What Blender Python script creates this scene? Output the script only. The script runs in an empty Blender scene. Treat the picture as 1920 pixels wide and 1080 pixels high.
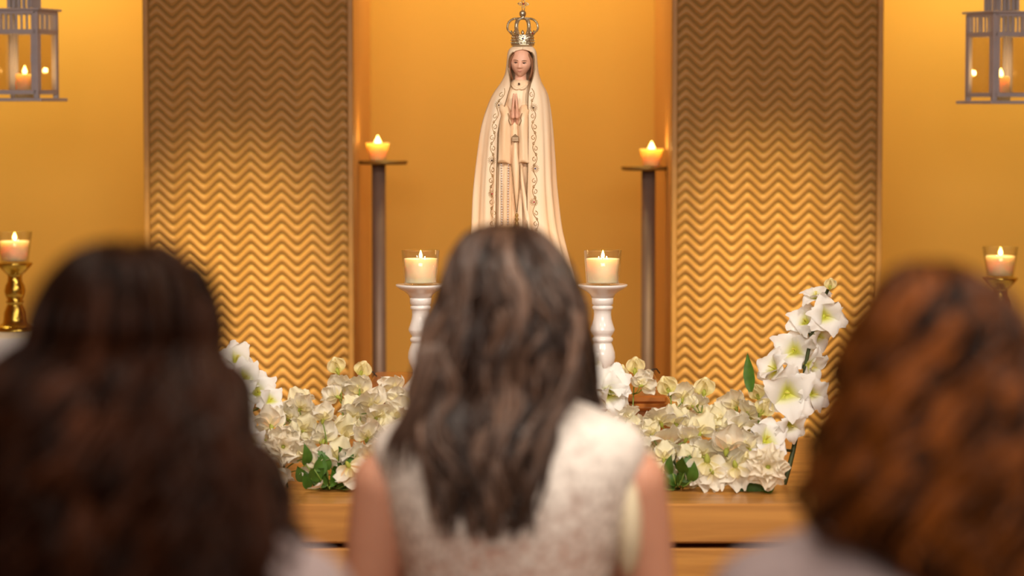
import bpy, math, random
import numpy as np
from mathutils import Vector, Matrix, noise

PI = math.pi
R = math.radians
rnd = random.Random(7)
scene = bpy.context.scene
COL = scene.collection

# ------------------------------------------------------------------ camera
FPX = 5217.0                      # focal length in pixels of a 1920 px wide frame
PITCH = math.atan(340.0 / FPX)    # the horizon lies 340 px above the middle of the frame
CAMZ = 1.40
cam_data = bpy.data.cameras.new('camera')
cam_data.sensor_width = 36.0
cam_data.lens = 36.0 * FPX / 1920.0
cam_data.clip_start = 0.05
cam_data.dof.use_dof = True
cam_data.dof.focus_distance = 5.92
cam_data.dof.aperture_fstop = 2.0
cam = bpy.data.objects.new('camera', cam_data)
COL.objects.link(cam)
cam.location = (0, 0, CAMZ)
cam.rotation_euler = (PI / 2 - PITCH, 0, 0)
scene.camera = cam


def P(px, py, Y):
    """world point on the plane at depth Y seen at a pixel of the photograph"""
    u = (px - 960.0) / FPX
    v = (540.0 - py) / FPX
    c, s = math.cos(PITCH), math.sin(PITCH)
    t = Y / (c + v * s)
    return Vector((u * t, Y, CAMZ + t * (v * c - s)))


# ------------------------------------------------------------------ world, lights, exposure
world = bpy.data.worlds.new('world')
scene.world = world
world.use_nodes = True
wbg = world.node_tree.nodes['Background']
wbg.inputs[0].default_value = (1.0, 0.80, 0.62, 1)
wbg.inputs[1].default_value = 0.16

scene.view_settings.view_transform = 'Standard'
scene.view_settings.look = 'None'
scene.view_settings.gamma = 1
scene.view_settings.use_curve_mapping = False
scene.view_settings.exposure = 0.0


def area(name, loc, target, sx, sy, power, color, spread=180):
    d = bpy.data.lights.new(name, 'AREA')
    d.shape = 'RECTANGLE'
    d.size, d.size_y = sx, sy
    d.energy = power
    d.color = color
    d.spread = R(spread)
    o = bpy.data.objects.new(name, d)
    COL.objects.link(o)
    o.location = loc
    o.rotation_euler = (Vector(target) - Vector(loc)).to_track_quat('-Z', 'Y').to_euler()
    return o


def spot(name, loc, target, power, color, angle, blend=1.0, size=0.05):
    d = bpy.data.lights.new(name, 'SPOT')
    d.energy = power
    d.color = color
    d.spot_size = R(angle)
    d.spot_blend = blend
    d.shadow_soft_size = size
    o = bpy.data.objects.new(name, d)
    COL.objects.link(o)
    o.location = loc
    o.rotation_euler = (Vector(target) - Vector(loc)).to_track_quat('-Z', 'Y').to_euler()
    return o


WARM = (1.0, 0.81, 0.36)
area('wall_washer_niche', (0, 7.35, 2.42), (0, 7.75, 1.2), 0.72, 0.10, 8.3, WARM)
area('wall_washer_left', (-1.55, 7.35, 2.30), (-1.55, 7.75, 1.2), 1.1, 0.10, 13.0, WARM)
area('wall_washer_right', (1.55, 7.35, 2.30), (1.55, 7.75, 1.2), 1.1, 0.10, 13.0, WARM)
spot('panel_spot_left', (-0.72, 5.35, 2.95), (-0.69, 6.9, 0.77), 520, (1.0, 0.75, 0.27), 19)
spot('panel_spot_right', (0.66, 5.35, 2.95), (0.62, 6.9, 0.80), 520, (1.0, 0.75, 0.27), 19)
spot('altar_spot_right', (1.3, 3.3, 2.95), (0.05, 5.9, 0.95), 205, (1.0, 0.91, 0.78), 34, 1.0, 0.12)
spot('altar_spot_left', (-1.2, 3.3, 2.95), (-0.05, 5.9, 0.95), 150, (1.0, 0.91, 0.78), 34, 1.0, 0.12)
area('ceiling_light_right', (1.5, 3.0, 2.95), (0.45, 3.4, 0.9), 0.6, 0.6, 19, (1.0, 0.86, 0.70), 130)
area('front_fill', (0.0, -0.6, 2.5), (0.0, 6.0, 1.3), 3.0, 1.0, 27, (1.0, 0.87, 0.75), 80)  # unseen soft fill added to brighten the lanterns and the centre woman's back
spot('side_spot_right', (2.5, 1.7, 2.5), (0.62, 2.80, 1.05), 15, (1.0, 0.68, 0.34), 26)
area('overhead_fill', (0.0, 3.1, 2.95), (0.0, 4.3, 0.3), 1.4, 0.5, 16, (1.0, 0.88, 0.74), 110)  # added overhead fill, no known lamp; narrowed spread keeps the panel tops dark

# ------------------------------------------------------------------ materials
MATS = {}


def new_mat(name):
    m = bpy.data.materials.new(name)
    m.use_nodes = True
    nt = m.node_tree
    for n in list(nt.nodes):
        nt.nodes.remove(n)
    out = nt.nodes.new('ShaderNodeOutputMaterial')
    MATS[name] = m
    return m, nt, out


def mat(name, col, rough=0.6, metal=0.0, var=0.12, nscale=30.0, stretch=(1, 1, 1), bump=0.0, bscale=80.0,
        col2=None, sss=0.0, sss_r=0.01, spec=0.5, coat=0.0, attr=None, transl=0.0):
    m, nt, out = new_mat(name)
    N, L = nt.nodes, nt.links
    b = N.new('ShaderNodeBsdfPrincipled')
    b.inputs['Roughness'].default_value = rough
    b.inputs['Metallic'].default_value = metal
    b.inputs['Specular IOR Level'].default_value = spec
    b.inputs['Coat Weight'].default_value = coat
    b.inputs['Coat Roughness'].default_value = 0.15
    if sss:
        b.inputs['Subsurface Weight'].default_value = sss
        b.inputs['Subsurface Radius'].default_value = (1.0, 0.72, 0.46)
        b.inputs['Subsurface Scale'].default_value = sss_r
    tc = N.new('ShaderNodeTexCoord')
    mp = N.new('ShaderNodeMapping')
    mp.inputs['Scale'].default_value = stretch
    L.new(tc.outputs['Object'], mp.inputs[0])
    no = N.new('ShaderNodeTexNoise')
    no.inputs['Scale'].default_value = nscale
    no.inputs['Detail'].default_value = 5
    L.new(mp.outputs[0], no.inputs['Vector'])
    ra = N.new('ShaderNodeValToRGB')
    c2 = col2 if col2 else tuple(c * (1 - 2 * var) for c in col)
    ra.color_ramp.elements[0].position = 0.3
    ra.color_ramp.elements[1].position = 0.7
    ra.color_ramp.elements[0].color = (*c2, 1)
    ra.color_ramp.elements[1].color = (*col, 1)
    L.new(no.outputs['Fac'], ra.inputs[0])
    csock = ra.outputs[0]
    if attr:
        at = N.new('ShaderNodeAttribute')
        at.attribute_name = attr
        mx = N.new('ShaderNodeMix')
        mx.data_type = 'RGBA'
        mx.blend_type = 'MULTIPLY'
        mx.inputs[0].default_value = 1.0
        L.new(csock, mx.inputs[6])
        L.new(at.outputs['Color'], mx.inputs[7])
        csock = mx.outputs[2]
    L.new(csock, b.inputs['Base Color'])
    if bump:
        n2 = N.new('ShaderNodeTexNoise')
        n2.inputs['Scale'].default_value = bscale
        n2.inputs['Detail'].default_value = 4
        L.new(mp.outputs[0], n2.inputs['Vector'])
        bp = N.new('ShaderNodeBump')
        bp.inputs['Strength'].default_value = bump
        bp.inputs['Distance'].default_value = 0.004
        L.new(n2.outputs['Fac'], bp.inputs['Height'])
        L.new(bp.outputs[0], b.inputs['Normal'])
    sh = b.outputs[0]
    if transl:
        tl = N.new('ShaderNodeBsdfTranslucent')
        L.new(csock, tl.inputs[0])
        ms = N.new('ShaderNodeMixShader')
        ms.inputs[0].default_value = transl
        L.new(sh, ms.inputs[1])
        L.new(tl.outputs[0], ms.inputs[2])
        sh = ms.outputs[0]
    L.new(sh, out.inputs[0])
    return m


def wood_mat(name, c1, c2, rough=0.4, coat=0.2, axis='X'):
    m, nt, out = new_mat(name)
    N, L = nt.nodes, nt.links
    b = N.new('ShaderNodeBsdfPrincipled')
    b.inputs['Roughness'].default_value = rough
    b.inputs['Coat Weight'].default_value = coat
    b.inputs['Coat Roughness'].default_value = 0.2
    tc = N.new('ShaderNodeTexCoord')
    mp = N.new('ShaderNodeMapping')
    mp.inputs['Scale'].default_value = (0.9, 14, 14) if axis == 'X' else (14, 14, 0.9)
    L.new(tc.outputs['Object'], mp.inputs[0])
    no = N.new('ShaderNodeTexNoise')
    no.inputs['Scale'].default_value = 2.2
    no.inputs['Detail'].default_value = 7
    no.inputs['Distortion'].default_value = 0.7
    L.new(mp.outputs[0], no.inputs['Vector'])
    ra = N.new('ShaderNodeValToRGB')
    ra.color_ramp.elements[0].position = 0.32
    ra.color_ramp.elements[1].position = 0.62
    ra.color_ramp.elements[0].color = (*c2, 1)
    ra.color_ramp.elements[1].color = (*c1, 1)
    L.new(no.outputs['Fac'], ra.inputs[0])
    L.new(ra.outputs[0], b.inputs['Base Color'])
    bp = N.new('ShaderNodeBump')
    bp.inputs['Strength'].default_value = 0.12
    bp.inputs['Distance'].default_value = 0.002
    L.new(no.outputs['Fac'], bp.inputs['Height'])
    L.new(bp.outputs[0], b.inputs['Normal'])
    L.new(b.outputs[0], out.inputs[0])
    return m


def glass_mat(name, tint=(1, 1, 1), refl=1.0):
    m, nt, out = new_mat(name)
    N, L = nt.nodes, nt.links
    t = N.new('ShaderNodeBsdfTransparent')
    t.inputs[0].default_value = (*tint, 1)
    g = N.new('ShaderNodeBsdfGlossy')
    g.inputs['Roughness'].default_value = 0.03
    f = N.new('ShaderNodeFresnel')
    ge = N.new('ShaderNodeNewGeometry')
    io = N.new('ShaderNodeMapRange')          # same reflectance from both sides of the thin wall
    io.inputs['To Min'].default_value = 1.5
    io.inputs['To Max'].default_value = 1 / 1.5
    L.new(ge.outputs['Backfacing'], io.inputs['Value'])
    L.new(io.outputs[0], f.inputs['IOR'])
    ml = N.new('ShaderNodeMath')
    ml.operation = 'MULTIPLY'
    ml.inputs[1].default_value = refl
    L.new(f.outputs[0], ml.inputs[0])
    ms = N.new('ShaderNodeMixShader')
    L.new(ml.outputs[0], ms.inputs[0])
    L.new(t.outputs[0], ms.inputs[1])
    L.new(g.outputs[0], ms.inputs[2])
    L.new(ms.outputs[0], out.inputs[0])
    return m


def flame_mat(name, col, strength):
    m, nt, out = new_mat(name)
    N, L = nt.nodes, nt.links
    e = N.new('ShaderNodeEmission')
    e.inputs[0].default_value = (*col, 1)
    e.inputs[1].default_value = strength
    t = N.new('ShaderNodeBsdfTransparent')
    a = N.new('ShaderNodeAddShader')
    L.new(e.outputs[0], a.inputs[0])
    L.new(t.outputs[0], a.inputs[1])
    L.new(a.outputs[0], out.inputs[0])
    return m


def hair_mat(name, dark, light, rough=0.38, spec=0.45):
    m, nt, out = new_mat(name)
    N, L = nt.nodes, nt.links
    b = N.new('ShaderNodeBsdfPrincipled')
    b.inputs['Roughness'].default_value = rough
    b.inputs['Specular IOR Level'].default_value = spec
    at = N.new('ShaderNodeAttribute')
    at.attribute_name = 'tint'
    ra = N.new('ShaderNodeValToRGB')
    ra.color_ramp.elements[0].color = (*dark, 1)
    ra.color_ramp.elements[1].color = (*light, 1)
    L.new(at.outputs['Fac'], ra.inputs[0])
    L.new(ra.outputs[0], b.inputs['Base Color'])
    L.new(b.outputs[0], out.inputs[0])
    return m


def lace_mat(name):
    """white lace with open mesh; the lining behind the shoulders makes it denser there"""
    m, nt, out = new_mat(name)
    N, L = nt.nodes, nt.links
    b = N.new('ShaderNodeBsdfPrincipled')
    b.inputs['Base Color'].default_value = (0.86, 0.80, 0.74, 1)
    b.inputs['Roughness'].default_value = 0.8
    tc = N.new('ShaderNodeTexCoord')
    vo = N.new('ShaderNodeTexVoronoi')
    vo.inputs['Scale'].default_value = 92
    vo.feature = 'F1'
    L.new(tc.outputs['Object'], vo.inputs['Vector'])
    no = N.new('ShaderNodeTexNoise')
    no.inputs['Scale'].default_value = 16
    L.new(tc.outputs['Object'], no.inputs['Vector'])
    sx = N.new('ShaderNodeSeparateXYZ')
    L.new(tc.outputs['Object'], sx.inputs[0])
    dens = N.new('ShaderNodeMapRange')          # denser towards the lined shoulder yoke
    dens.inputs['From Min'].default_value = 0.78
    dens.inputs['From Max'].default_value = 0.93
    dens.inputs['To Min'].default_value = 0.16
    dens.inputs['To Max'].default_value = 0.60
    L.new(sx.outputs['Z'], dens.inputs['Value'])
    a1 = N.new('ShaderNodeMath'); a1.operation = 'MULTIPLY_ADD'
    a1.inputs[1].default_value = -0.9
    a1.inputs[2].default_value = 0.68
    L.new(vo.outputs['Distance'], a1.inputs[0])
    a2 = N.new('ShaderNodeMath'); a2.operation = 'ADD'
    L.new(a1.outputs[0], a2.inputs[0]); L.new(dens.outputs[0], a2.inputs[1])
    a3 = N.new('ShaderNodeMath'); a3.operation = 'MULTIPLY_ADD'; a3.use_clamp = True
    a3.inputs[1].default_value = 0.35
    L.new(no.outputs['Fac'], a3.inputs[0]); L.new(a2.outputs[0], a3.inputs[2])
    t = N.new('ShaderNodeBsdfTransparent')
    ms = N.new('ShaderNodeMixShader')
    L.new(a3.outputs[0], ms.inputs[0])
    L.new(t.outputs[0], ms.inputs[1])
    L.new(b.outputs[0], ms.inputs[2])
    L.new(ms.outputs[0], out.inputs[0])
    return m


M_wall = mat('ochre_plaster', (0.82, 0.505, 0.105), 0.8, var=0.02, nscale=3, bump=0.05, bscale=60)
M_pillar = mat('pillar_plaster', (0.72, 0.40, 0.12), 0.8, var=0.02, nscale=3)
M_ceil = mat('ceiling_plaster', (0.7, 0.6, 0.48), 0.9, var=0.02)
M_floor = wood_mat('floor_wood', (0.36, 0.19, 0.08), (0.22, 0.11, 0.045), 0.4, 0.1)
M_rib = mat('carved_rib', (0.50, 0.265, 0.072), 0.5, var=0.09, nscale=22, stretch=(1, 1, 1), spec=0.45)
M_back = mat('panel_backing', (0.24, 0.14, 0.025), 0.7, var=0.1, nscale=20)
M_wood = wood_mat('honey_oak', (0.62, 0.29, 0.065), (0.40, 0.165, 0.035), 0.42, 0.25)
M_wood2 = wood_mat('red_oak', (0.52, 0.19, 0.04), (0.36, 0.11, 0.022), 0.25, 0.6)
M_white = mat('white_ceramic', (0.80, 0.76, 0.74), 0.22, var=0.02, coat=0.5)
M_gold = mat('gold_lacquer', (0.62, 0.42, 0.08), 0.18, 1.0, var=0.15, nscale=60, bump=0.25, bscale=140)
M_silver = mat('crown_silver', (0.72, 0.66, 0.50), 0.22, 0.9, var=0.15, nscale=120, bump=0.3, bscale=400)
M_lant = mat('grey_metal', (0.50, 0.49, 0.56), 0.5, 0.0, var=0.05, nscale=30)
M_pole = mat('pole_metal', (0.22, 0.15, 0.12), 0.5, 0.3, var=0.06, nscale=20)
M_plate = mat('bronze_plate', (0.34, 0.22, 0.06), 0.4, 0.6, var=0.08)
M_glass = glass_mat('clear_glass', (1.0, 1.0, 0.99), 1.3)
M_pane = glass_mat('pane_glass', (0.93, 0.90, 0.86), 1.0)
M_wax = mat('ivory_wax', (0.95, 0.78, 0.52), 0.5, var=0.02, sss=0.9, sss_r=0.025)
M_waxo = mat('amber_wax', (0.95, 0.66, 0.28), 0.5, var=0.03, sss=0.9, sss_r=0.03)
M_wick = mat('charred_wick', (0.03, 0.025, 0.02), 0.9)
M_flame = flame_mat('candle_flame', (1.0, 0.62, 0.16), 9.0)
M_flame2 = flame_mat('far_flame', (1.0, 0.66, 0.16), 7.0)
M_cloth = mat('white_cloth', (0.72, 0.72, 0.74), 0.85, var=0.03)
M_petal = mat('cream_petal', (0.97, 0.935, 0.855), 0.6, var=0.03, nscale=70, attr='tint', transl=0.35, spec=0.2)
M_glad = mat('white_petal', (0.95, 0.94, 0.92), 0.55, var=0.02, nscale=60, attr='tint', transl=0.3, spec=0.2)
M_stem = mat('green_stem', (0.22, 0.33, 0.05), 0.55, var=0.15, nscale=60)
M_dstem = mat('dark_stem', (0.05, 0.07, 0.02), 0.6, var=0.15, nscale=60)
M_leaf = mat('green_leaf', (0.09, 0.22, 0.025), 0.45, var=0.2, nscale=50, transl=0.2)
M_skin = mat('skin', (0.66, 0.33, 0.22), 0.5, var=0.03, nscale=12, sss=0.25, sss_r=0.008)
M_dark = mat('black_wire', (0.015, 0.013, 0.012), 0.5)
M_hairc = hair_mat('brown_hair', (0.014, 0.0065, 0.005), (0.175, 0.10, 0.068))
M_hairl = hair_mat('dark_curly_hair', (0.003, 0.001, 0.0008), (0.088, 0.028, 0.012), spec=0.12)
M_hairr = hair_mat('auburn_hair', (0.006, 0.0015, 0.0006), (0.27, 0.076, 0.012), spec=0.15)
M_lace = lace_mat('white_lace')
M_lining = mat('ivory_lining', (0.80, 0.70, 0.50), 0.75, var=0.03)
M_mauve = mat('mauve_knit', (0.42, 0.33, 0.33), 0.9, var=0.06, nscale=40)
M_skirt = mat('dark_skirt', (0.05, 0.045, 0.05), 0.9, var=0.08)
# statue paints
M_mantle = mat('ivory_mantle_paint', (0.88, 0.75, 0.58), 0.42, var=0.07, nscale=9, stretch=(5, 5, 0.3), col2=(0.84, 0.58, 0.37), spec=0.4)
M_tunic = mat('ivory_tunic_paint', (0.88, 0.72, 0.52), 0.42, var=0.06, nscale=14, stretch=(2.5, 2.5, 0.4), col2=(0.80, 0.51, 0.29), spec=0.4)
M_face = mat('face_paint', (0.78, 0.43, 0.30), 0.45, var=0.03, nscale=20, sss=0.1, sss_r=0.003)
M_shair = mat('statue_hair_paint', (0.25, 0.10, 0.04), 0.5, var=0.15, nscale=80)
M_ink = mat('brown_ink', (0.10, 0.045, 0.02), 0.6)
M_lip = mat('lip_paint', (0.55, 0.17, 0.13), 0.5)
M_gild = mat('gilding', (0.36, 0.20, 0.05), 0.45, 0.25, var=0.1)
M_edge = mat('edge_cord_paint', (0.26, 0.16, 0.07), 0.5, 0.2)
M_pearl = mat('pearl', (0.80, 0.70, 0.66), 0.25)
M_red = mat('red_gem', (0.40, 0.01, 0.02), 0.15, coat=0.6)
M_blue = mat('blue_gem', (0.05, 0.05, 0.18), 0.15, coat=0.6)

# ------------------------------------------------------------------ mesh helpers


class MB:
    """collects geometry and links it as ONE mesh object"""

    def __init__(self):
        self.v, self.f, self.t = [], [], []
        self.use_t = False

    def add(self, vs, fs, tint=None):
        o = len(self.v)
        self.v.extend([tuple(v) for v in vs])
        self.f.extend([tuple(i + o for i in f) for f in fs])
        if tint is not None:
            self.use_t = True
            self.t.extend(tint)
        else:
            self.t.extend([(1, 1, 1)] * len(vs))
        return self

    def box(self, c, s, rz=0.0, bevel=0.0):
        x, y, z = s[0] / 2, s[1] / 2, s[2] / 2
        b = min(bevel, x * .9, y * .9, z * .9)
        vs, fs = [], []
        if b <= 0:
            vs = [(sx * x, sy * y, sz * z) for sz in (-1, 1) for sy in (-1, 1) for sx in (-1, 1)]
            fs = [(0, 2, 3, 1), (4, 5, 7, 6), (0, 1, 5, 4), (2, 6, 7, 3), (0, 4, 6, 2), (1, 3, 7, 5)]
        else:
            idx = {}
            for sx in (-1, 1):
                for sy in (-1, 1):
                    for sz in (-1, 1):
                        for a in range(3):
                            p = [sx * (x - b), sy * (y - b), sz * (z - b)]
                            p[a] = (sx * x, sy * y, sz * z)[a]
                            idx[(sx, sy, sz, a)] = len(vs)
                            vs.append(tuple(p))
            g = lambda *k: idx[k]
            for s_ in (-1, 1):
                fs.append((g(s_, -1, -1, 0), g(s_, 1, -1, 0), g(s_, 1, 1, 0), g(s_, -1, 1, 0))[::s_])
                fs.append((g(-1, s_, -1, 1), g(-1, s_, 1, 1), g(1, s_, 1, 1), g(1, s_, -1, 1))[::s_])
                fs.append((g(-1, -1, s_, 2), g(1, -1, s_, 2), g(1, 1, s_, 2), g(-1, 1, s_, 2))[::s_])
            for a in (-1, 1):
                for c_ in (-1, 1):
                    fs.append((g(a, c_, -1, 0), g(a, c_, 1, 0), g(a, c_, 1, 1), g(a, c_, -1, 1))[::-a * c_])
                    fs.append((g(a, -1, c_, 0), g(a, 1, c_, 0), g(a, 1, c_, 2), g(a, -1, c_, 2))[::a * c_])
                    fs.append((g(-1, a, c_, 1), g(1, a, c_, 1), g(1, a, c_, 2), g(-1, a, c_, 2))[::-a * c_])
                    for d_ in (-1, 1):
                        fs.append((g(a, c_, d_, 0), g(a, c_, d_, 1), g(a, c_, d_, 2))[::a * c_ * d_])
        cr, sr = math.cos(rz), math.sin(rz)
        vs = [(c[0] + p[0] * cr - p[1] * sr, c[1] + p[0] * sr + p[1] * cr, c[2] + p[2]) for p in vs]
        return self.add(vs, fs)

    def loft(self, rings, close=True, cap0=True, cap1=True, tint=None):
        n = len(rings[0])
        vs = [p for r in rings for p in r]
        fs = []
        m = n if close else n - 1
        for i in range(len(rings) - 1):
            for j in range(m):
                k = (j + 1) % n
                fs.append((i * n + j, i * n + k, (i + 1) * n + k, (i + 1) * n + j))
        if cap0 and close:
            fs.append(tuple(range(n))[::-1])
        if cap1 and close:
            o = (len(rings) - 1) * n
            fs.append(tuple(o + j for j in range(n)))
        return self.add(vs, fs, tint)

    def lathe(self, prof, c=(0, 0, 0), seg=32, cap0=True, cap1=True):
        rings = []
        for r, z in prof:
            r = max(r, 1e-5)
            rings.append([(c[0] + r * math.cos(2 * PI * j / seg), c[1] + r * math.sin(2 * PI * j / seg), c[2] + z) for j in range(seg)])
        return self.loft(rings, True, cap0, cap1)

    def tube(self, path, rad, sides=8, cap=True, tint=None):
        pts = [Vector(p) for p in path]
        n = len(pts)
        if not hasattr(rad, '__len__'):
            rad = [rad] * n
        rings = []
        up = None
        for i in range(n):
            t = (pts[min(i + 1, n - 1)] - pts[max(i - 1, 0)])
            if t.length < 1e-9:
                t = Vector((0, 0, 1))
            t.normalize()
            if up is None:
                up = t.orthogonal().normalized()
            else:
                up = (up - t * up.dot(t))
                up = up.normalized() if up.length > 1e-6 else t.orthogonal().normalized()
            s = t.cross(up)
            rings.append([pts[i] + (up * math.cos(2 * PI * j / sides) + s * math.sin(2 * PI * j / sides)) * rad[i] for j in range(sides)])
        tt = None
        if tint is not None:
            tt = [tint] * (n * sides)
        return self.loft(rings, True, cap, cap, tt)

    def ball(self, c, r, seg=14, rows=10):
        if not hasattr(r, '__len__'):
            r = (r, r, r)
        rings = []
        for i in range(1, rows):
            a = PI * i / rows - PI / 2
            rings.append([(c[0] + r[0] * math.cos(a) * math.cos(2 * PI * j / seg), c[1] + r[1] * math.cos(a) * math.sin(2 * PI * j / seg), c[2] + r[2] * math.sin(a)) for j in range(seg)])
        return self.loft(rings)

    def capsule(self, a, b, ra, rb, seg=16):
        a, b = Vector(a), Vector(b)
        d = (b - a).normalized()
        path, rad = [], []
        for i in range(5):
            t = PI / 2 * (1 - i / 4)
            path.append(a - d * ra * math.sin(t)); rad.append(max(ra * math.cos(t), ra * 0.02))
        for i in range(1, 4):
            path.append(a.lerp(b, i / 4)); rad.append(ra + (rb - ra) * i / 4)
        for i in range(5):
            t = PI / 2 * i / 4
            path.append(b + d * rb * math.sin(t)); rad.append(max(rb * math.cos(t), rb * 0.02))
        return self.tube(path, rad, seg)

    def xform(self, M):
        self.v = [tuple(M @ Vector(p)) for p in self.v]
        return self

    def mesh(self, name, m, smooth=True):
        me = bpy.data.meshes.new(name)
        me.from_pydata(self.v, [], self.f)
        if self.use_t:
            ca = me.color_attributes.new('tint', 'FLOAT_COLOR', 'POINT')
            arr = np.ones((len(self.v), 4), dtype=np.float32)
            arr[:, :3] = np.array(self.t, dtype=np.float32)
            ca.data.foreach_set('color', arr.ravel())
        if m is not None:
            me.materials.append(m)
        if smooth:
            me.polygons.foreach_set('use_smooth', [True] * len(me.polygons))
        me.update()
        return me

    def build(self, name, m, parent=None, smooth=True, loc=None, sharp=None):
        me = self.mesh(name, m, smooth)
        if sharp and smooth:
            me.set_sharp_from_angle(angle=R(sharp))
        return link(name, me, parent, loc)


def link(name, me, parent=None, loc=None):
    o = bpy.data.objects.new(name, me)
    COL.objects.link(o)
    if parent is not None:
        o.parent = parent
    if loc is not None:
        o.location = loc
    return o


def tag(o, label=None, cat=None, group=None, kind=None):
    if label: o['label'] = label
    if cat: o['category'] = cat
    if group: o['group'] = group
    if kind: o['kind'] = kind
    return o


def thing(name, loc, label, cat, group=None, rz=0.0):
    o = bpy.data.objects.new(name, None)
    COL.objects.link(o)
    o.empty_display_size = 0.05
    o.location = loc
    o.rotation_euler = (0, 0, rz)
    return tag(o, label, cat, group)


def copy_tree(o, parent=None):
    c = o.copy()
    COL.objects.link(c)
    if parent is not None:
        c.parent = parent
    for ch in list(o.children):
        copy_tree(ch, c)
    return c


def remesh(o, voxel, smooth=4):
    md = o.modifiers.new('remesh', 'REMESH')
    md.mode = 'VOXEL'
    md.voxel_size = voxel
    md.use_smooth_shade = True
    if smooth:
        sm = o.modifiers.new('smooth', 'SMOOTH')
        sm.factor = 0.5
        sm.iterations = smooth
    dg = bpy.context.evaluated_depsgraph_get()
    me = bpy.data.meshes.new_from_object(o.evaluated_get(dg))
    o.modifiers.clear()
    old = o.data
    mats = list(old.materials)
    o.data = me
    if not me.materials:
        for m in mats:
            me.materials.append(m)
    me.polygons.foreach_set('use_smooth', [True] * len(me.polygons))
    bpy.data.meshes.remove(old)
    return o


def interp(tab, x):
    """piecewise smooth table lookup; rows (x, a, b, ...)"""
    if x <= tab[0][0]:
        return tab[0][1:]
    for i in range(len(tab) - 1):
        if x <= tab[i + 1][0]:
            t = (x - tab[i][0]) / (tab[i + 1][0] - tab[i][0])
            return tuple(a + (b - a) * t for a, b in zip(tab[i][1:], tab[i + 1][1:]))
    return tab[-1][1:]


def spline_tab(tab, x):
    """Catmull-Rom lookup in a table of rows (x, a, b, ...)"""
    n = len(tab)
    if x <= tab[0][0]: return tab[0][1:]
    if x >= tab[-1][0]: return tab[-1][1:]
    for i in range(n - 1):
        if x <= tab[i + 1][0]:
            break
    x0, x1 = tab[i][0], tab[i + 1][0]
    t = (x - x0) / (x1 - x0)
    out = []
    for k in range(1, len(tab[0])):
        def slope(j):
            a, b = max(j - 1, 0), min(j + 1, n - 1)
            return (tab[b][k] - tab[a][k]) / (tab[b][0] - tab[a][0])
        m0, m1 = slope(i) * (x1 - x0), slope(i + 1) * (x1 - x0)
        p0, p1 = tab[i][k], tab[i + 1][k]
        out.append((2 * t**3 - 3 * t**2 + 1) * p0 + (t**3 - 2 * t**2 + t) * m0 + (-2 * t**3 + 3 * t**2) * p1 + (t**3 - t**2) * m1)
    return tuple(out)


# ------------------------------------------------------------------ the room
YW = 7.74          # back wall of the niche
YP = 6.90          # face of the pillars
CEIL = 3.05


def struct(name, mb, m):
    o = mb.build(name, m, None, smooth=False)
    o['kind'] = 'structure'
    return o


struct('floor', MB().box((0, 3.3, -0.03), (6.4, 9.2, 0.06)), M_floor)
struct('wall_back', MB().box((0, YW + 0.05, CEIL / 2), (6.4, 0.10, CEIL)), M_wall)
struct('wall_left', MB().box((-3.15, 3.3, CEIL / 2), (0.10, 8.9, CEIL)), M_pillar)
struct('wall_right', MB().box((3.15, 3.3, CEIL / 2), (0.10, 8.9, CEIL)), M_pillar)
struct('ceiling', MB().box((0, 3.3, CEIL + 0.03), (6.4, 9.2, 0.06)), M_ceil)

KP = YP / FPX
ZB, ZT = 0.36, 2.06
pillar_x = [((270 - 960) * KP, (663 - 960) * KP), ((1259 - 960) * KP, (1654 - 960) * KP)]
HALF, ROWS, AMP = 29.0 * KP, 19.4 * KP, 25.5 * KP
rib_mesh = {}
for i, (x0, x1) in enumerate(pillar_x):
    xc, w = (x0 + x1) / 2, x1 - x0
    struct('pillar', MB().box((xc, (YP + 0.030 + YW) / 2, CEIL / 2), (w, YW - YP - 0.030, CEIL)), M_pillar)
    side = ('left', 'right')[i]
    t = thing('chevron_panel', (xc, YP + 0.014, ZB),
              ('carved zigzag wood panel on the pillar behind the dark haired woman',
               'carved zigzag wood panel on the pillar behind the white gladiolus')[i], 'wall panel', 'zigzag panels beside the niche')
    MB().box((0, 0.006, (ZT - ZB) / 2), (w - 0.004, 0.018, ZT - ZB)).build('backing', M_back, t, False)
    for s in (-1, 1):
        MB().box((s * (w / 2 - 0.007), -0.002, (ZT - ZB) / 2), (0.014, 0.030, ZT - ZB), 0, 0.002).build('edge_strip', M_rib, t, False)
    ww = w - 0.030
    ph = (1.52, 1.45)[i]
    rings = []
    nseg = int(ww / HALF * 6)
    for k in range(nseg + 1):
        x = -ww / 2 + ww * k / nseg
        q = ((x + ww / 2) / HALF + ph) % 2.0
        z = abs(q - 1.0)                                # 0..1 zigzag
        z = 0.5 - 0.5 * math.cos(PI * z) * 0.28 - 0.5 * (1 - 2 * z) * 0.72   # slightly rounded bends
        z *= AMP
        h = ROWS * 0.40
        rings.append([(x, -0.003, z - h), (x, -0.0068, z - h * 0.62), (x, -0.0082, z), (x, -0.0068, z + h * 0.62), (x, -0.003, z + h)])
    me = MB().loft(rings, False).mesh('zigzag_rib', M_rib)
    nrow = int((ZT - ZB - AMP - 0.02) / ROWS)
    for k in range(nrow):
        link('zigzag_rib', me, t, (0, 0, 0.014 + k * ROWS))

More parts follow.
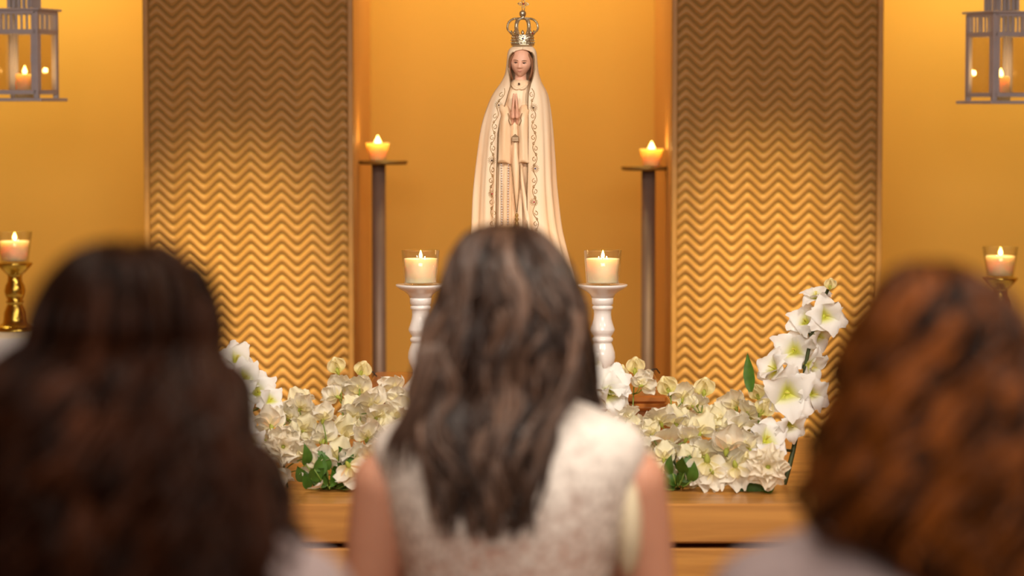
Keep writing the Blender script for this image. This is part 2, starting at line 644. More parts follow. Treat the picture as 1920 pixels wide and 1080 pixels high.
# ------------------------------------------------------------------ altar table and pedestal
YT = 5.42
ZTAB = P(960, 945, YT)[2]
altar = thing('altar_table', (0, YT + 0.55, 0), 'long honey coloured wooden altar table under the flowers', 'table')
AW = 1.64
MB().box((0, 0, ZTAB - 0.039), (AW, 1.10, 0.078), 0, 0.004).build('top_board', M_wood, altar, False)
MB().box((0, 0.03, (ZTAB - 0.09) / 2 + 0.0), (AW - 0.06, 1.0, ZTAB - 0.086), 0, 0.003).build('body', M_wood2, altar, False)
zf = ZTAB - 0.089
for a, b in [(-AW / 2, AW / 2)]:
    MB().box(((a + b) / 2, -0.532, zf - 0.15), (b - a - 0.003, 0.026, 0.30), 0, 0.003).build('front_panel', M_wood, altar, False)
MB().box((0, -0.525, (zf - 0.31) / 2), (AW, 0.03, zf - 0.31), 0, 0.003).build('plinth', M_wood, altar, False)

YPF, YPB = 5.80, 6.33
ZPED = P(960, 742, YPF)[2]
PX = 286 * YPF / FPX
ped = thing('pedestal', (0.006, (YPF + YPB) / 2, ZTAB), 'polished reddish wooden pedestal under the robed statue', 'pedestal')
h = ZPED - ZTAB
dp = YPB - YPF
MB().box((0, 0, h - 0.008), (2 * PX, dp, 0.016), 0, 0.004).build('top_board', M_wood2, ped, False)
MB().box((0, 0, h - 0.0235), (2 * PX + 0.028, dp + 0.028, 0.015), 0, 0.006).build('moulding', M_wood2, ped, False)
MB().box((0, 0, (h - 0.031) / 2), (2 * PX - 0.02, dp - 0.02, h - 0.031), 0, 0.002).build('body', M_wood2, ped, False)
for s, (px, py) in ((-1, (694, 702)), (1, (1227, 691))):
    p = P(px, py, 6.26 if s > 0 else 6.2)
    mb = MB()
    mb.tube([(-0.016, 0.004, 0.002), (-0.006, 0, 0.012), (0.006, 0, 0.0125), (0.016, 0.003, 0.002)], 0.0016, 6)
    o = mb.build('wire_hook', M_dark, None)
    o.location = (p[0], p[1], ZPED)
    o.rotation_euler = (0, 0, 0.5 * s)
    tag(o, ('small black wire hook on the pedestal beside the tall cream buds', 'small black wire hook on the pedestal near the white candlestick')[s > 0], 'hook', 'wire hooks on the pedestal')

# ------------------------------------------------------------------ candles


def flame_mesh(mb, c, h, r):
    mb.lathe([(r * 0.25, 0), (r * 0.8, h * 0.15), (r, h * 0.32), (r * 0.85, h * 0.5), (r * 0.5, h * 0.72), (r * 0.2, h * 0.9), (r * 0.03, h)], c, 12)


def flame_light(name, loc, power, parent=None):
    d = bpy.data.lights.new(name, 'POINT')
    d.energy = power
    d.color = (1.0, 0.60, 0.22)
    d.shadow_soft_size = 0.006
    o = bpy.data.objects.new(name, d)
    COL.objects.link(o)
    o.location = loc
    o.parent = parent
    return o


def glass_candle(loc, k, label, group, r0=31, r1=35.5, hgt=66, wax_top=50, wax=None, fm=None, fh=15, fr=3.2, power=0.25, glass=True, taper=None):
    """glass tumbler with a filled wax candle; k = metres per pixel of the photograph at that depth"""
    t = thing('jar_candle', loc, label, 'candle', group)
    w = wax or M_wax
    prof = [(0.001, 0), (r0 * .97, 0), (r0, 1.2), (r1, hgt - .6), (r1 - .9, hgt), (r1 - 2.0, hgt - .6), (r0 + (r1 - r0) * .07 - 2.4, 4.5), (r0 - 6, 3.4), (0.001, 3.2)]
    MB().lathe([(a * k, b * k) for a, b in prof], (0, 0, 0), 40, False, False).build('glass_jar', M_glass, t)
    ri = lambda z: r0 + (r1 - r0) * z / hgt - 3.0
    prof = [(0.001, 4.8), (ri(4) - 1.5, 4.8), (ri(7), 7), (ri(wax_top), wax_top), (ri(wax_top) * .93, wax_top - .6), (ri(wax_top) * .5, wax_top - 2.2), (0.001, wax_top - 2.6)]
    MB().lathe([(a * k, b * k) for a, b in prof], (0, 0, 0), 36, False, False).build('wax', w, t)
    MB().tube([(0, 0, (wax_top - 3) * k), (0.1 * k, 0, (wax_top + 1) * k), (0.6 * k, 0, (wax_top + 4.5) * k)], 0.7 * k, 6).build('wick', M_wick, t)
    mb = MB()
    flame_mesh(mb, (0.4 * k, 0, (wax_top + 1.0) * k), fh * k, fr * k)
    mb.build('flame', fm or M_flame, t)
    flame_light('flame_light', (0.4 * k, 0, (wax_top + 1 + fh * 0.5) * k), power, t)
    return t


# white turned candlesticks on the pedestal
YC = 5.90
KC = YC / FPX
prof_px = [(0, 733), (36, 733), (36, 728), (33, 724), (27, 718), (20, 711), (16.5, 704), (15, 699), (15.5, 693), (17.5, 689), (22, 680), (24.3, 670), (23.5, 660),
           (20.5, 650), (17.8, 643.5), (17.2, 641), (19.2, 639.6), (20.2, 636), (19.2, 632.6), (16.8, 631), (17.0, 629), (20, 625), (23, 619), (23.2, 616), (20, 607), (17.2, 597),
           (16.2, 588), (17, 579.5), (19.2, 578.2), (19.6, 575), (19.0, 572.6), (17.3, 571.6), (17.5, 570.4), (20.0, 569.4), (20.3, 562), (20.6, 557), (23.5, 551), (30, 545.5), (39, 540.5), (46, 536), (47, 533.4), (46, 531.8), (40, 532.6), (34, 533.6), (0, 533.6)]


def white_stick(px, dy, label):
    p = P(px, 733, YC)
    t = thing('white_candlestick', (p[0], YC, ZPED), label, 'candlestick', 'white candlesticks before the statue')
    split = 532.0
    MB().lathe([(max(r, .01) * KC, (733 - y) * KC) for r, y in prof_px if y >= 556], (0, 0, 0), 40, False, True).build('turned_stem', M_white, t)
    MB().lathe([(max(r, .01) * KC, (733 - y) * KC) for r, y in prof_px if y < 558], (0, 0, 0), 48, True, False).build('dish', M_white, t)
    return t, Vector((p[0], YC, ZPED + (733 - 533.6) * KC + 0.0003))


s1, top1 = white_stick(789, 0, 'white turned candlestick with dish left of the statue beside the brown hair')
s2, top2 = white_stick(1129.5, 3, 'white turned candlestick fully visible right of the statue')
glass_candle(top1, KC, 'lit cream candle in clear glass partly hidden by the brown hair', 'glass candles on white candlesticks')
glass_candle(top2, KC, 'lit cream candle in clear glass on the unobstructed white candlestick', 'glass candles on white candlesticks')

# golden candlesticks on cloth-covered side tables
YG = 6.72
KG = YG / FPX
gold_prof = [(0, 131), (40, 131), (41, 128), (34, 122), (24, 116), (22, 108), (21, 96), (16, 84), (14, 80), (17, 78), (17, 75), (14, 73), (18, 64), (20, 56), (18, 46), (14, 38), (13, 30), (14, 25), (18, 22), (26, 14), (33, 6), (33.5, 3), (31, 2), (26, 4), (0, 4)]
for i, (px, py, lab, clab, tlab) in enumerate([
        (27.5, 494, 'ornate golden candlestick behind the dark curly hair', 'candle glowing in glass on the golden stick behind the dark curls', 'white draped side table behind the dark haired woman'),
        (1875, 522, 'ornate golden candlestick mostly behind the auburn curls', 'candle glowing in glass above the auburn curls', 'white draped side table hidden behind the auburn curls')]):
    p = P(px, py, YG)
    zt = p[2] - 127 * KG
    t = thing('gold_candlestick', (p[0], YG, zt), lab, 'candlestick', 'golden candlesticks on the side tables')
    MB().lathe([(max(r, .01) * KG, (131 - z) * KG) for r, z in gold_prof if z >= 22], (0, 0, 0), 28, False, True).build('turned_stem', M_gold, t)
    MB().lathe([(max(r, .01) * KG, (131 - z) * KG) for r, z in gold_prof if z <= 25], (0, 0, 0), 32, True, False).build('dish', M_gold, t)
    glass_candle(Vector((p[0], YG, zt + 127 * KG + .0003)), KG, clab, 'glass candles on golden candlesticks', 26, 33, 60, 42, M_waxo if False else M_wax, M_flame2, 16, 4.0, 0.3)
    tt = thing('side_table', (p[0], YG, 0), tlab, 'table', 'side tables by the pillars')
    mb = MB()
    rings = []
    for z, r in ((zt, 0.0), (zt, 0.20), (zt - 0.004, 0.212), (zt - 0.03, 0.218), (zt - 0.15, 0.222), (zt - 0.30, 0.235)):
        rings.append([((r + (0.012 * max(0, zt - z - .02) / .3) * math.sin(9 * a)) * math.cos(a), (r + (0.012 * max(0, zt - z - .02) / .3) * math.sin(9 * a)) * math.sin(a), z) for a in [2 * PI * j / 72 for j in range(72)]])
    mb.loft(rings, True, False, False)
    mb.build('tablecloth', M_cloth, tt)
    MB().lathe([(0.0, 0), (0.16, 0), (0.15, 0.03), (0.03, 0.06), (0.03, zt - 0.03), (0.2, zt - 0.03), (0.2, zt - 0.005), (0, zt - .005)], (0, 0, 0), 32, False, False).build('pedestal_leg', M_wood, tt)

# candle stands at the back of the niche
YS = 7.12
KS = YS / FPX
for i, (pole, plate0, plate1, cx, py, lab, clab) in enumerate([
        (710, 672, 766, 708.5, 301, 'tall brown metal candle stand in the niche behind the left white candlestick', 'small amber candle glowing on the stand nearest the dark haired woman'),
        (1216, 1164, 1257, 1221.5, 312, 'tall brown metal candle stand in the niche behind the right white candlestick', 'small amber candle glowing on the stand nearest the gladiolus')]):
    p = P(pole, py, YS)
    t = thing('candle_stand', (p[0], YS, 0), lab, 'candle stand', 'candle stands in the niche')
    MB().lathe([(0.0, 0), (0.048, 0), (0.048, 0.012), (0.03, 0.02), (0.03, 0.0201), (0, .0201)], (0, 0, 0), 32, False, False).build('base', M_pole, t)
    MB().lathe([(13 * KS, 0.015), (13 * KS, p[2] - 0.008)], (0, 0, 0), 24).build('pole', M_pole, t)
    xc = ((plate0 + plate1) / 2 - pole) * KS
    MB().lathe([(0.0, -0.010), (44 * KS, -0.010), (46 * KS, -0.004), (46 * KS, 0.0), (0.0, 0.0)], (xc, 0, p[2]), 40, False, False).build('plate', M_plate, t)
    c = P(cx, py, YS)
    ct = thing('amber_candle', (c[0], YS - 0.0, p[2] + .0003), clab, 'candle', 'amber candles in the niche')
    prof = [(0, 0), (14, 0), (15.5, 2), (17, 12), (20, 24), (22.5, 31), (22.5, 33), (20, 32), (16, 27), (8, 24), (0, 23.5)]
    MB().lathe([(max(a, .01) * KS, b * KS) for a, b in prof], (0, 0, 0), 32, False, False).build('wax', M_waxo, ct)
    MB().tube([(0, 0, 22 * KS), (0, 0, 29 * KS)], 0.8 * KS, 6).build('wick', M_wick, ct)
    mb = MB()
    flame_mesh(mb, (0, -2 * KS, 25 * KS), 22 * KS, 6.5 * KS)
    mb.build('flame', M_flame2, ct)
    flame_light('flame_light', (0, -2 * KS, 36 * KS), 0.10, ct)

# ------------------------------------------------------------------ hanging lanterns
YL = 6.75
KL = YL / FPX


def lantern(px, base_py, rz, label, clab):
    p = P(px, base_py, YL)
    t = thing('lantern', p, label, 'lantern', 'hanging lanterns', rz)
    a = 96 * KL            # side of the body
    ha = a / 2
    y = lambda v: (base_py - v) * KL      # height of a pixel row above the underside
    o = base_py - 191
    row = lambda v: (191 - v) * KL
    MB().box((0, 0, row(188)), (a + 24 * KL, a + 24 * KL, 6 * KL), 0, 0.001).build('base_plate', M_lant, t, False)
    for sx in (-1, 1):
        for sy in (-1, 1):
            MB().box((sx * (ha - 4.5 * KL), sy * (ha - 4.5 * KL), (row(185) + row(24)) / 2), (9 * KL, 9 * KL, row(24) - row(185)), 0, 0.0008).build('post', M_lant, t, False)
    for k in range(4):
        M = Matrix.Rotation(k * PI / 2, 4, 'Z')
        mb = MB()   # side frame: lower rail, upper rail, slotted band, thin inner frame
        mb.box((0, -ha + 2 * KL, row(174)), (a - 10 * KL, 4 * KL, 8 * KL))
        mb.box((0, -ha + 2 * KL, row(62)), (a - 10 * KL, 4 * KL, 8 * KL))
        mb.box((0, -ha + 2 * KL, row(26)), (a - 10 * KL, 4 * KL, 6 * KL))
        for s in (-1, 1):
            mb.box((s * (ha - 11 * KL), -ha + 1.5 * KL, row(118)), (5 * KL, 4 * KL, 106 * KL))
        mb.xform(M).build('side_frame', M_lant, t, False)
        for j in range(8):
            MB().box(((j - 3.5) * 10.6 * KL, -ha + 2 * KL, row(43)), (3.9 * KL, 1.8 * KL, 34 * KL)).xform(M).build('slat', M_lant, t, False)
        MB().box((0, -ha + 1.4 * KL, row(118)), (a - 26 * KL, 1.6 * KL, 104 * KL)).xform(M).build('pane', M_pane, t, False)
        # upper tower
        b = 47 * KL
        for j in range(5):
            MB().box(((j - 2) * 9.6 * KL, -b / 2, row(-6)), (5 * KL, 2.4 * KL, 46 * KL)).xform(M).build('slat', M_lant, t, False)
        MB().box((0, -b / 2, row(-32)), (b + 2 * KL, 2.6 * KL, 6 * KL)).xform(M).build('tower_rail', M_lant, t, False)
    MB().box((0, 0, row(21)), (a + 10 * KL, a + 10 * KL, 4 * KL), 0, 0.0008).build('roof', M_lant, t, False)
    rr = 47 * KL / 2 * 1.15
    mb = MB()
    mb.loft([[(sx * rr, sy * rr, row(-35)) for sx, sy in ((-1, -1), (1, -1), (1, 1), (-1, 1))], [(sx * rr * .15, sy * rr * .15, row(-62)) for sx, sy in ((-1, -1), (1, -1), (1, 1), (-1, 1))]])
    mb.build('cap', M_lant, t, False)
    mb = MB()
    mb.tube([(math.cos(q) * 12 * KL, 0, row(-72) + math.sin(q) * 12 * KL) for q in [2 * PI * j / 24 for j in range(25)]], 1.4 * KL, 6)
    mb.build('ring', M_lant, t)
    zc = CEIL - p[2]
    MB().tube([(0, 0, row(-83)), (0, 0, zc)], 0.0015, 6).build('hanging_wire', M_lant, t)
    MB().box((ha - 12 * KL, -ha - 0.5 * KL, row(112)), (3 * KL, 3 * KL, 14 * KL)).build('latch', M_lant, t, False)
    # candle standing inside
    c = thing('pillar_candle', (p[0], YL, p[2] + row(185) + .0003), clab, 'candle', 'candles inside the lanterns')
    MB().lathe([(.01 * KL, 0), (17 * KL, 0), (17 * KL, 43 * KL), (15 * KL, 45 * KL), (.01 * KL, 42 * KL)], (0, 0, 0), 28, False, False).build('wax', M_wax, c)
    MB().tube([(0, 0, 41 * KL), (0, 0, 48 * KL)], 0.8 * KL, 6).build('wick', M_wick, c)
    mb = MB(); flame_mesh(mb, (0, 0, 44 * KL), 17 * KL, 4.6 * KL); mb.build('flame', M_flame2, c)
    flame_light('flame_light', (0, 0, 53 * KL), 0.3, c)


lantern(47, 190, R(-14.5), 'grey metal lantern hanging above the dark haired woman', 'pillar candle burning inside the lantern above the dark curls')
lantern(1876, 195, R(23.4), 'grey metal lantern hanging above the auburn haired woman', 'pillar candle burning inside the lantern above the auburn curls')

# ------------------------------------------------------------------ heads (shared by the statue and the women)


def head_points(nl=56, nr=44):
    """unit head: z -0.5 chin .. 0.5 crown, face towards -Y"""
    g = lambda v, s: math.exp(-(v / s) ** 2)
    rings = []
    for i in range(1, nr):
        a = PI * i / nr - PI / 2
        ring = []
        for j in range(nl):
            q = 2 * PI * j / nl
            q = q - 0.35 * math.sin(2 * q) * 0.0
            b = q - PI / 2
            x = 0.345 * math.cos(a) * math.cos(b)
            y = 0.43 * math.cos(a) * math.sin(b)
            z = 0.5 * math.sin(a)
            low = max(0.0, -z - 0.02) / 0.48
            x *= 1 - 0.42 * low ** 1.6
            if z < 0:
                w = 0.5 - 0.5 * math.tanh(y * 9)          # 1 at the front
                y = y * (1 + 0.10 * low * w)
                if y > 0:
                    y *= 1 - 0.45 * low
            if y < 0:
                f = 1.0
                ax = abs(x)
                d = 0.0
                rz = max(0.0, min(1.0, (0.09 - z) / 0.21))
                dn = 1.0 if z > -0.13 else math.exp(-((z + 0.13) / 0.022) ** 2)
                d += 0.105 * rz * dn * g(x, 0.038 + 0.022 * rz)
                d += 0.03 * g(ax - 0.055, 0.03) * g(z + 0.125, 0.03)
                d -= 0.050 * g(ax - 0.135, 0.075) * g(z - 0.025, 0.045)
                d += 0.022 * g(ax - 0.135, 0.055) * g(z - 0.018, 0.026)
                d += 0.020 * g(ax - 0.13, 0.10) * g(z - 0.10, 0.03)
                d += 0.02 * g(ax - 0.18, 0.09) * g(z + 0.12, 0.10)
                d += 0.028 * g(x, 0.085) * g(z + 0.235, 0.020)
                d += 0.030 * g(x, 0.07) * g(z + 0.287, 0.022)
                d -= 0.012 * g(x, 0.10) * g(z + 0.262, 0.010)
                d += 0.035 * g(x, 0.09) * g(z + 0.42, 0.06)
                y -= d * min(1.0, -y / 0.15)
            ring.append((x, y, z))
        rings.append(ring)
    return rings


# ------------------------------------------------------------------ the robed statue
YST = 6.05
KST = YST / FPX
base = P(967, 714, YST)
st = thing('statue', (base[0], YST, ZPED), 'painted statue of a praying robed woman in an ivory mantle', 'statue')
SX = lambda px: (px - 967) * KST
_zb = P(967, 714, YST)[2]
SZ = lambda py: P(967, py, YST)[2] - ZPED

OUT = [(87, 961, 999, 17), (92, 955, 1003, 24), (100, 951.5, 1006, 29), (120, 949.5, 1008, 33), (140, 946, 1011, 35), (155, 938.5, 1016, 38), (175, 924.5, 1026, 42), (200, 913, 1031, 46),
       (240, 901, 1035, 50), (300, 893.5, 1038.5, 54), (350, 889, 1041, 57), (400, 886.5, 1046, 60), (430, 885.5, 1050.5, 62), (470, 884.5, 1060, 66), (525, 883, 1074, 72), (600, 880, 1088, 78), (714, 872, 1104, 88)]
INN = [(87, 980, 980), (92.5, 979.9, 980.1), (93.6, 973, 987), (95.5, 966, 993), (99, 960.5, 997.5), (105, 956, 1001), (115, 953.5, 1002), (130, 953, 1002), (145, 956, 999), (160, 957.5, 994), (175, 953, 990.5), (190, 949, 989.5), (205, 944, 989.5),
       (225, 938, 990), (250, 933.5, 990), (300, 932, 989.5), (360, 931, 988), (400, 930.5, 987.5), (500, 928, 992), (714, 918, 1004)]


def fold(a, py):
    """relative push of the mantle surface: long vertical folds that deepen towards the hem"""
    k = max(0.0, min(1.0, (py - 135) / 230.0))
    v = 0.55 * math.sin(9 * a + 0.6 + 0.003 * py) + 0.45 * math.sin(16 * a + 1.9 - 0.004 * py) + 0.35 * math.sin(25 * a + 0.4)
    v += 0.5 * (1 - abs(math.sin(6.5 * a + 0.3)) * 1.6)
    return 1 + 0.046 * k * v


def mantle_pt(a, py):
    L, Rr, D = spline_tab(OUT, py)
    cx, W = (L + Rr) / 2, (Rr - L) / 2
    f = fold(a, py)
    ca, sa = math.cos(a), math.sin(a)
    return (SX(cx + W * f * ca), -D * KST * f * (abs(sa) ** 0.85) * (1 if sa > 0 else -1), SZ(py))


def mantle_front(px, py, lift=1.0):
    L, Rr, D = spline_tab(OUT, py)
    cx, W = (L + Rr) / 2, (Rr - L) / 2
    a = math.acos(max(-0.98, min(0.98, (px - cx) / W)))
    x, y, z = mantle_pt(a, py)
    return Vector((SX(px), y - lift * KST, z))


rows = [87, 89, 91, 92.5, 93.6, 94.5, 95.5, 97, 99, 101.5, 105] + list(range(110, 260, 6)) + list(range(262, 714, 14)) + [714]
rings = []
NA = 110
for py in rows:
    L, Rr, D = spline_tab(OUT, py)
    cx, W = (L + Rr) / 2, (Rr - L) / 2
    iL, iR = interp(INN, py)
    aL = math.acos(max(-.97, min(.97, (iL - cx) / W)))
    aR = math.acos(max(-.97, min(.97, (iR - cx) / W)))
    r = []
    for j in range(NA + 1):
        a = aL + (2 * PI + aR - aL) * j / NA
        r.append(mantle_pt(a, py))
    rings.append(r)
mb = MB()
mb.loft(rings, False)
top = rings[0]
mb.add([(SX(980), 0, SZ(85.5))] + top, [(0, i + 2, i + 1) for i in range(NA)])
mo = mb.build('mantle', M_mantle, st)
sd = mo.modifiers.new('solid', 'SOLIDIFY')
sd.thickness = 0.0022
sd.offset = -1

# tunic with fine pleats
TUN = [(150, 976, 15, 20), (160, 974, 24, 27), (172, 968, 33, 33), (190, 965, 38, 38), (225, 962, 44, 44), (300, 961, 48, 49), (400, 960, 50, 55), (520, 960, 50, 62), (714, 962, 62, 78)]
rings = []
for py in [150, 154, 158, 162, 166, 172] + list(range(178, 300, 8)) + list(range(300, 714, 16)) + [714]:
    cx, W, D = spline_tab(TUN, py)
    k = min(1, max(0, (py - 160) / 60))
    r = []
    for j in range(160):
        a = 2 * PI * j / 160
        f = 1 + k * (0.026 * math.sin(22 * a + 0.5 * math.sin(py * .01)) + 0.014 * math.sin(37 * a + 1))
        r.append((SX(cx + W * f * math.cos(a)), -D * KST * f * math.sin(a), SZ(py)))
    rings.append(r[::-1])
MB().loft(rings).build('tunic', M_tunic, st)
tunic_front = lambda px, py: -spline_tab(TUN, py)[2] * KST * math.sqrt(max(0.05, 1 - ((px - spline_tab(TUN, py)[0]) / spline_tab(TUN, py)[1]) ** 2)) if False else \
    -spline_tab(TUN, py)[2] * KST * math.sqrt(max(0.05, 1 - ((px - spline_tab(TUN, py)[0]) / spline_tab(TUN, py)[1]) ** 2))
# plinth under the feet
MB().lathe([(0.0, 0), (108 * KST, 0), (108 * KST, 0.012), (100 * KST, 0.016), (0, 0.016)], (SX(985), 0, 0), 48, False, False).build('plinth', M_mantle, st)

# head and neck
mb = MB()
hc = Vector((SX(976.5), -9 * KST, SZ(117)))
HS = 55.5 * KST
mb.loft(head_points(72, 60))
mb.v = [(x * 1.06, y * 0.80, z) for x, y, z in mb.v]
mb.xform(Matrix.Translation(hc) @ Matrix.Rotation(R(-6), 4, 'Z') @ Matrix.Rotation(R(8), 4, 'X') @ Matrix.Rotation(R(3), 4, 'Y') @ Matrix.Scale(HS, 4))
mb.tube([(SX(976), 2 * KST, SZ(128)), (SX(976), 0, SZ(145)), (SX(975), -2 * KST, SZ(160)), (SX(974), -2 * KST, SZ(168))], [11 * KST, 11 * KST, 14 * KST, 24 * KST], 20)
headM = Matrix.Translation(hc) @ Matrix.Rotation(R(-6), 4, 'Z') @ Matrix.Rotation(R(8), 4, 'X') @ Matrix.Rotation(R(3), 4, 'Y') @ Matrix.Scale(HS, 4)
ho = mb.build('head', M_face, st)


def face_pt(x, z, lift=0.012):
    """nearest front vertex of the unit head, lifted off the surface"""
    best, bd = None, 9
    for r in HEADR:
        for p in r:
            if p[1] < 0:
                d = (p[0] - x) ** 2 + (p[2] - z) ** 2
                if d < bd: best, bd = p, d
    return headM @ Vector((x * 1.06, (best[1] - lift) * 0.80, z))


HEADR = head_points(72, 60)
for s in (-1, 1):
    mb = MB()
    mb.ball((0, 0, 0), (0.044, 0.016, 0.012), 16, 8)
    mb.xform(Matrix.Translation(face_pt(s * 0.135, 0.013, 0.0)) @ Matrix.Scale(HS, 4))
    e = mb.build('eye', M_pearl, ho)
    mb = MB()
    mb.ball((0, 0, 0), (0.027, 0.014, 0.017), 12, 8)
    mb.xform(Matrix.Translation(face_pt(s * 0.135 - 0.004, 0.010, 0.014)) @ Matrix.Scale(HS, 4))
    mb.tube([face_pt(s * (0.135 + 0.056 * q), 0.022 + 0.014 * (1 - q * q), 0.012) for q in (-1, -.6, -.2, .2, .6, 1)], 0.014 * HS, 6)
    mb.build('iris_and_lash', M_ink, ho)
    mb = MB()
    mb.tube([face_pt(s * (0.135 + 0.075 * q), 0.093 + 0.018 * (1 - q * q) , 0.004) for q in (-1, -.6, -.2, .2, .6, 1)], [.005 * HS, .009 * HS, .010 * HS, .010 * HS, .008 * HS, .004 * HS], 6)
    mb.build('eyebrow', M_shair, ho)
mb = MB()
mb.tube([face_pt(0.07 * q, -0.262 + 0.008 * abs(q), 0.002) for q in (-1, -.6, -.2, .2, .6, 1)], [.004 * HS, .012 * HS, .014 * HS, .014 * HS, .012 * HS, .004 * HS], 6)
mb.build('lips', M_lip, ho)
# hair framing the face
mb = MB()
for q, rr in ((0, 2.6), (2.0, 2.6), (-1.4, 1.6)):
    path = []
    for k in range(25):
        u = k / 24 * 2 - 1
        ang = u * 2.25
        px = 976.5 + (21.3 + q * .5) * math.sin(ang) * (1 - 0.10 * max(0, abs(u) - .6))
        py = 122 - (22 + q) * math.cos(ang) + 3 * max(0, abs(u) - .55) * 10
        path.append((SX(px), (-20 + 6 * abs(u) ** 2 + 0.5 * q) * KST, SZ(py)))
    mb.tube(path, [rr * KST * (0.65 + 0.35 * abs(math.sin(k * 1.3))) for k in range(25)], 8)
mb.build('hair', M_shair, st)
# collar, brooch
mb = MB()
for s in (-1, 1):
    path, rad = [], []
    for k in range(9):
        u = k / 8
        px = 973.5 + s * (1 + 16 * u)
        py = 166.5 - 11.0 * u ** 1.8 + 1.5 * math.sin(PI * u)
        path.append((SX(px), tunic_front(974 + s * 14 * u, py) - 3.0 * KST + 4 * u * KST, SZ(py)))
        rad.append((1.5 + 1.6 * math.sin(PI * min(1, u * 1.1)) ** .7) * KST)
    mb.tube(path, rad, 8)
mb.build('collar', M_tunic, st)
MB().ball((SX(973), tunic_front(973, 158) - 4.2 * KST, SZ(157.5)), 2.2 * KST, 10, 8).build('brooch', M_ink, st)

# praying hands
for s in (-1, 1):
    mb = MB()
    x0 = 965.5 + s * 3.9
    yb = -(52) * KST
    mb.capsule((SX(x0 + s * 1.5), yb + 8 * KST, SZ(229)), (SX(x0 + s * .8), yb, SZ(212)), 4.4 * KST, 4.2 * KST, 12)
    for k in range(4):
        dy = (k - 1.5) * 4.2 * KST
        ln = (33, 37, 36, 30)[3 - k]
        mb.capsule((SX(x0), yb + dy * .9, SZ(219)), (SX(x0 - s * .1), yb + dy, SZ(205)), 3.7 * KST, 3.5 * KST, 10)
        mb.capsule((SX(x0 - s * .1), yb + dy, SZ(205)), (SX(x0 - s * .6), yb + dy + 3 * KST * 0 - 1.0 * KST, SZ(214 - ln * .62)), 2.5 * KST, 2.3 * KST, 10)
        mb.capsule((SX(x0 - s * .6), yb + dy - KST, SZ(214 - ln * .62)), (SX(x0 - s * 1.7), yb + dy - 1.5 * KST, SZ(214 - ln)), 2.3 * KST, 1.7 * KST, 10)
    mb.capsule((SX(x0 + s * .6), yb - 7 * KST, SZ(214)), (SX(x0 - s * .4), yb - 10 * KST, SZ(201)), 2.4 * KST, 2.1 * KST, 10)
    mb.capsule((SX(x0 - s * .4), yb - 10 * KST, SZ(201)), (SX(x0 - s * 1.4), yb - 9.5 * KST, SZ(192)), 2.1 * KST, 1.6 * KST, 10)
    mb.build('hand', M_face, st)

# hanging sleeves
for s, tab in ((-1, [(196, 944, 9, 10, -30), (206, 947, 11, 13, -37), (216, 949, 9.5, 14, -42), (228, 948.5, 11, 14, -45), (250, 947.5, 11.5, 12, -47), (280, 946.5, 11.5, 10, -49), (298, 946, 11.5, 9, -50), (304, 945.5, 12.2, 8.5, -50)]),
               (1, [(196, 985, 9, 10, -30), (206, 983, 11, 13, -37), (216, 981.5, 9.5, 14, -42), (228, 981, 10, 14, -45), (250, 981, 9, 12, -47), (280, 981.5, 8.5, 10, -49), (298, 981.5, 9, 9, -50), (304, 982, 9.6, 8.5, -50)])):
    rings = []
    for py in [196, 200, 206, 211, 216, 222, 228, 236, 245, 255, 265, 275, 285, 294, 300, 304]:
        cx, w, d, yc = spline_tab(tab, py)
        r = []
        for j in range(40):
            a = 2 * PI * j / 40
            f = 1 + 0.05 * math.sin(5 * a + .02 * py) * min(1, max(0, (py - 205) / 40))
            zz = py + (2.5 * math.sin(a * 2 + 1) if py > 296 else 0) - s * 0.12 * (w * math.cos(a)) * (1 if py > 270 else 0)
            r.append((SX(cx + w * f * math.cos(a)), (yc - d * f * math.sin(a)) * KST, SZ(zz)))
        rings.append(r[::-1])
    so = MB().loft(rings).build('sleeve', M_tunic, st)
    # dark gilt edge of the cuff opening
    mb = MB()
    mb.tube([(SX(965.5 + s * dx), (-59 + 1.5 * abs(dx - 10) * .3) * KST, SZ(py)) for dx, py in ((13, 212), (11.5, 216), (10.5, 221), (11.5, 226), (9.5, 231), (7.5, 235))], 0.8 * KST, 6)
    mb.build('cuff_edge', M_edge, so)

# small engraved plaque, sash with tassel
mb = MB()
yq = -60.5 * KST
mb.box((SX(966), yq + 4 * KST, SZ(260)), (13 * KST, 2 * KST, 9 * KST), 0, 0.0004)
mb.add([(SX(960), yq + 3 * KST, SZ(255.5)), (SX(972), yq + 3 * KST, SZ(255.5)), (SX(966), yq + 3 * KST, SZ(250.5)), (SX(960), yq + 5 * KST, SZ(255.5)), (SX(972), yq + 5 * KST, SZ(255.5)), (SX(966), yq + 5 * KST, SZ(250.5))],
       [(0, 1, 2), (5, 4, 3), (0, 3, 4, 1), (1, 4, 5, 2), (2, 5, 3, 0)])
po = mb.build('plaque', M_edge, st, False)
mb = MB()
for k in range(3):
    mb.box((SX(966), yq + 2.8 * KST, SZ(257.5 + k * 2.6)), (11 * KST, 0.6 * KST, 0.8 * KST))
mb.build('engraved_line', M_mantle, po, False)
mb = MB()
mb.tube([(SX(966), -50 * KST, SZ(265)), (SX(966), -53 * KST, SZ(285)), (SX(967), -56 * KST, SZ(310)), (SX(968), -58 * KST, SZ(350)), (SX(968.5), -60 * KST, SZ(396))], [3 * KST, 4 * KST, 6.5 * KST, 5 * KST, 1.6 * KST], 14)
so = mb.build('sash', M_tunic, st)
mb = MB()
for s in (-1, 1):
    mb.tube([(SX(967 + s * 8.5), -57 * KST, SZ(306)), (SX(968 + s * 7), -61 * KST, SZ(330)), (SX(968.3 + s * 4), -63 * KST, SZ(365)), (SX(968.5 + s * .8), -62 * KST, SZ(396))], 0.6 * KST, 5)
mb.build('sash_edge', M_edge, so)
mb = MB()
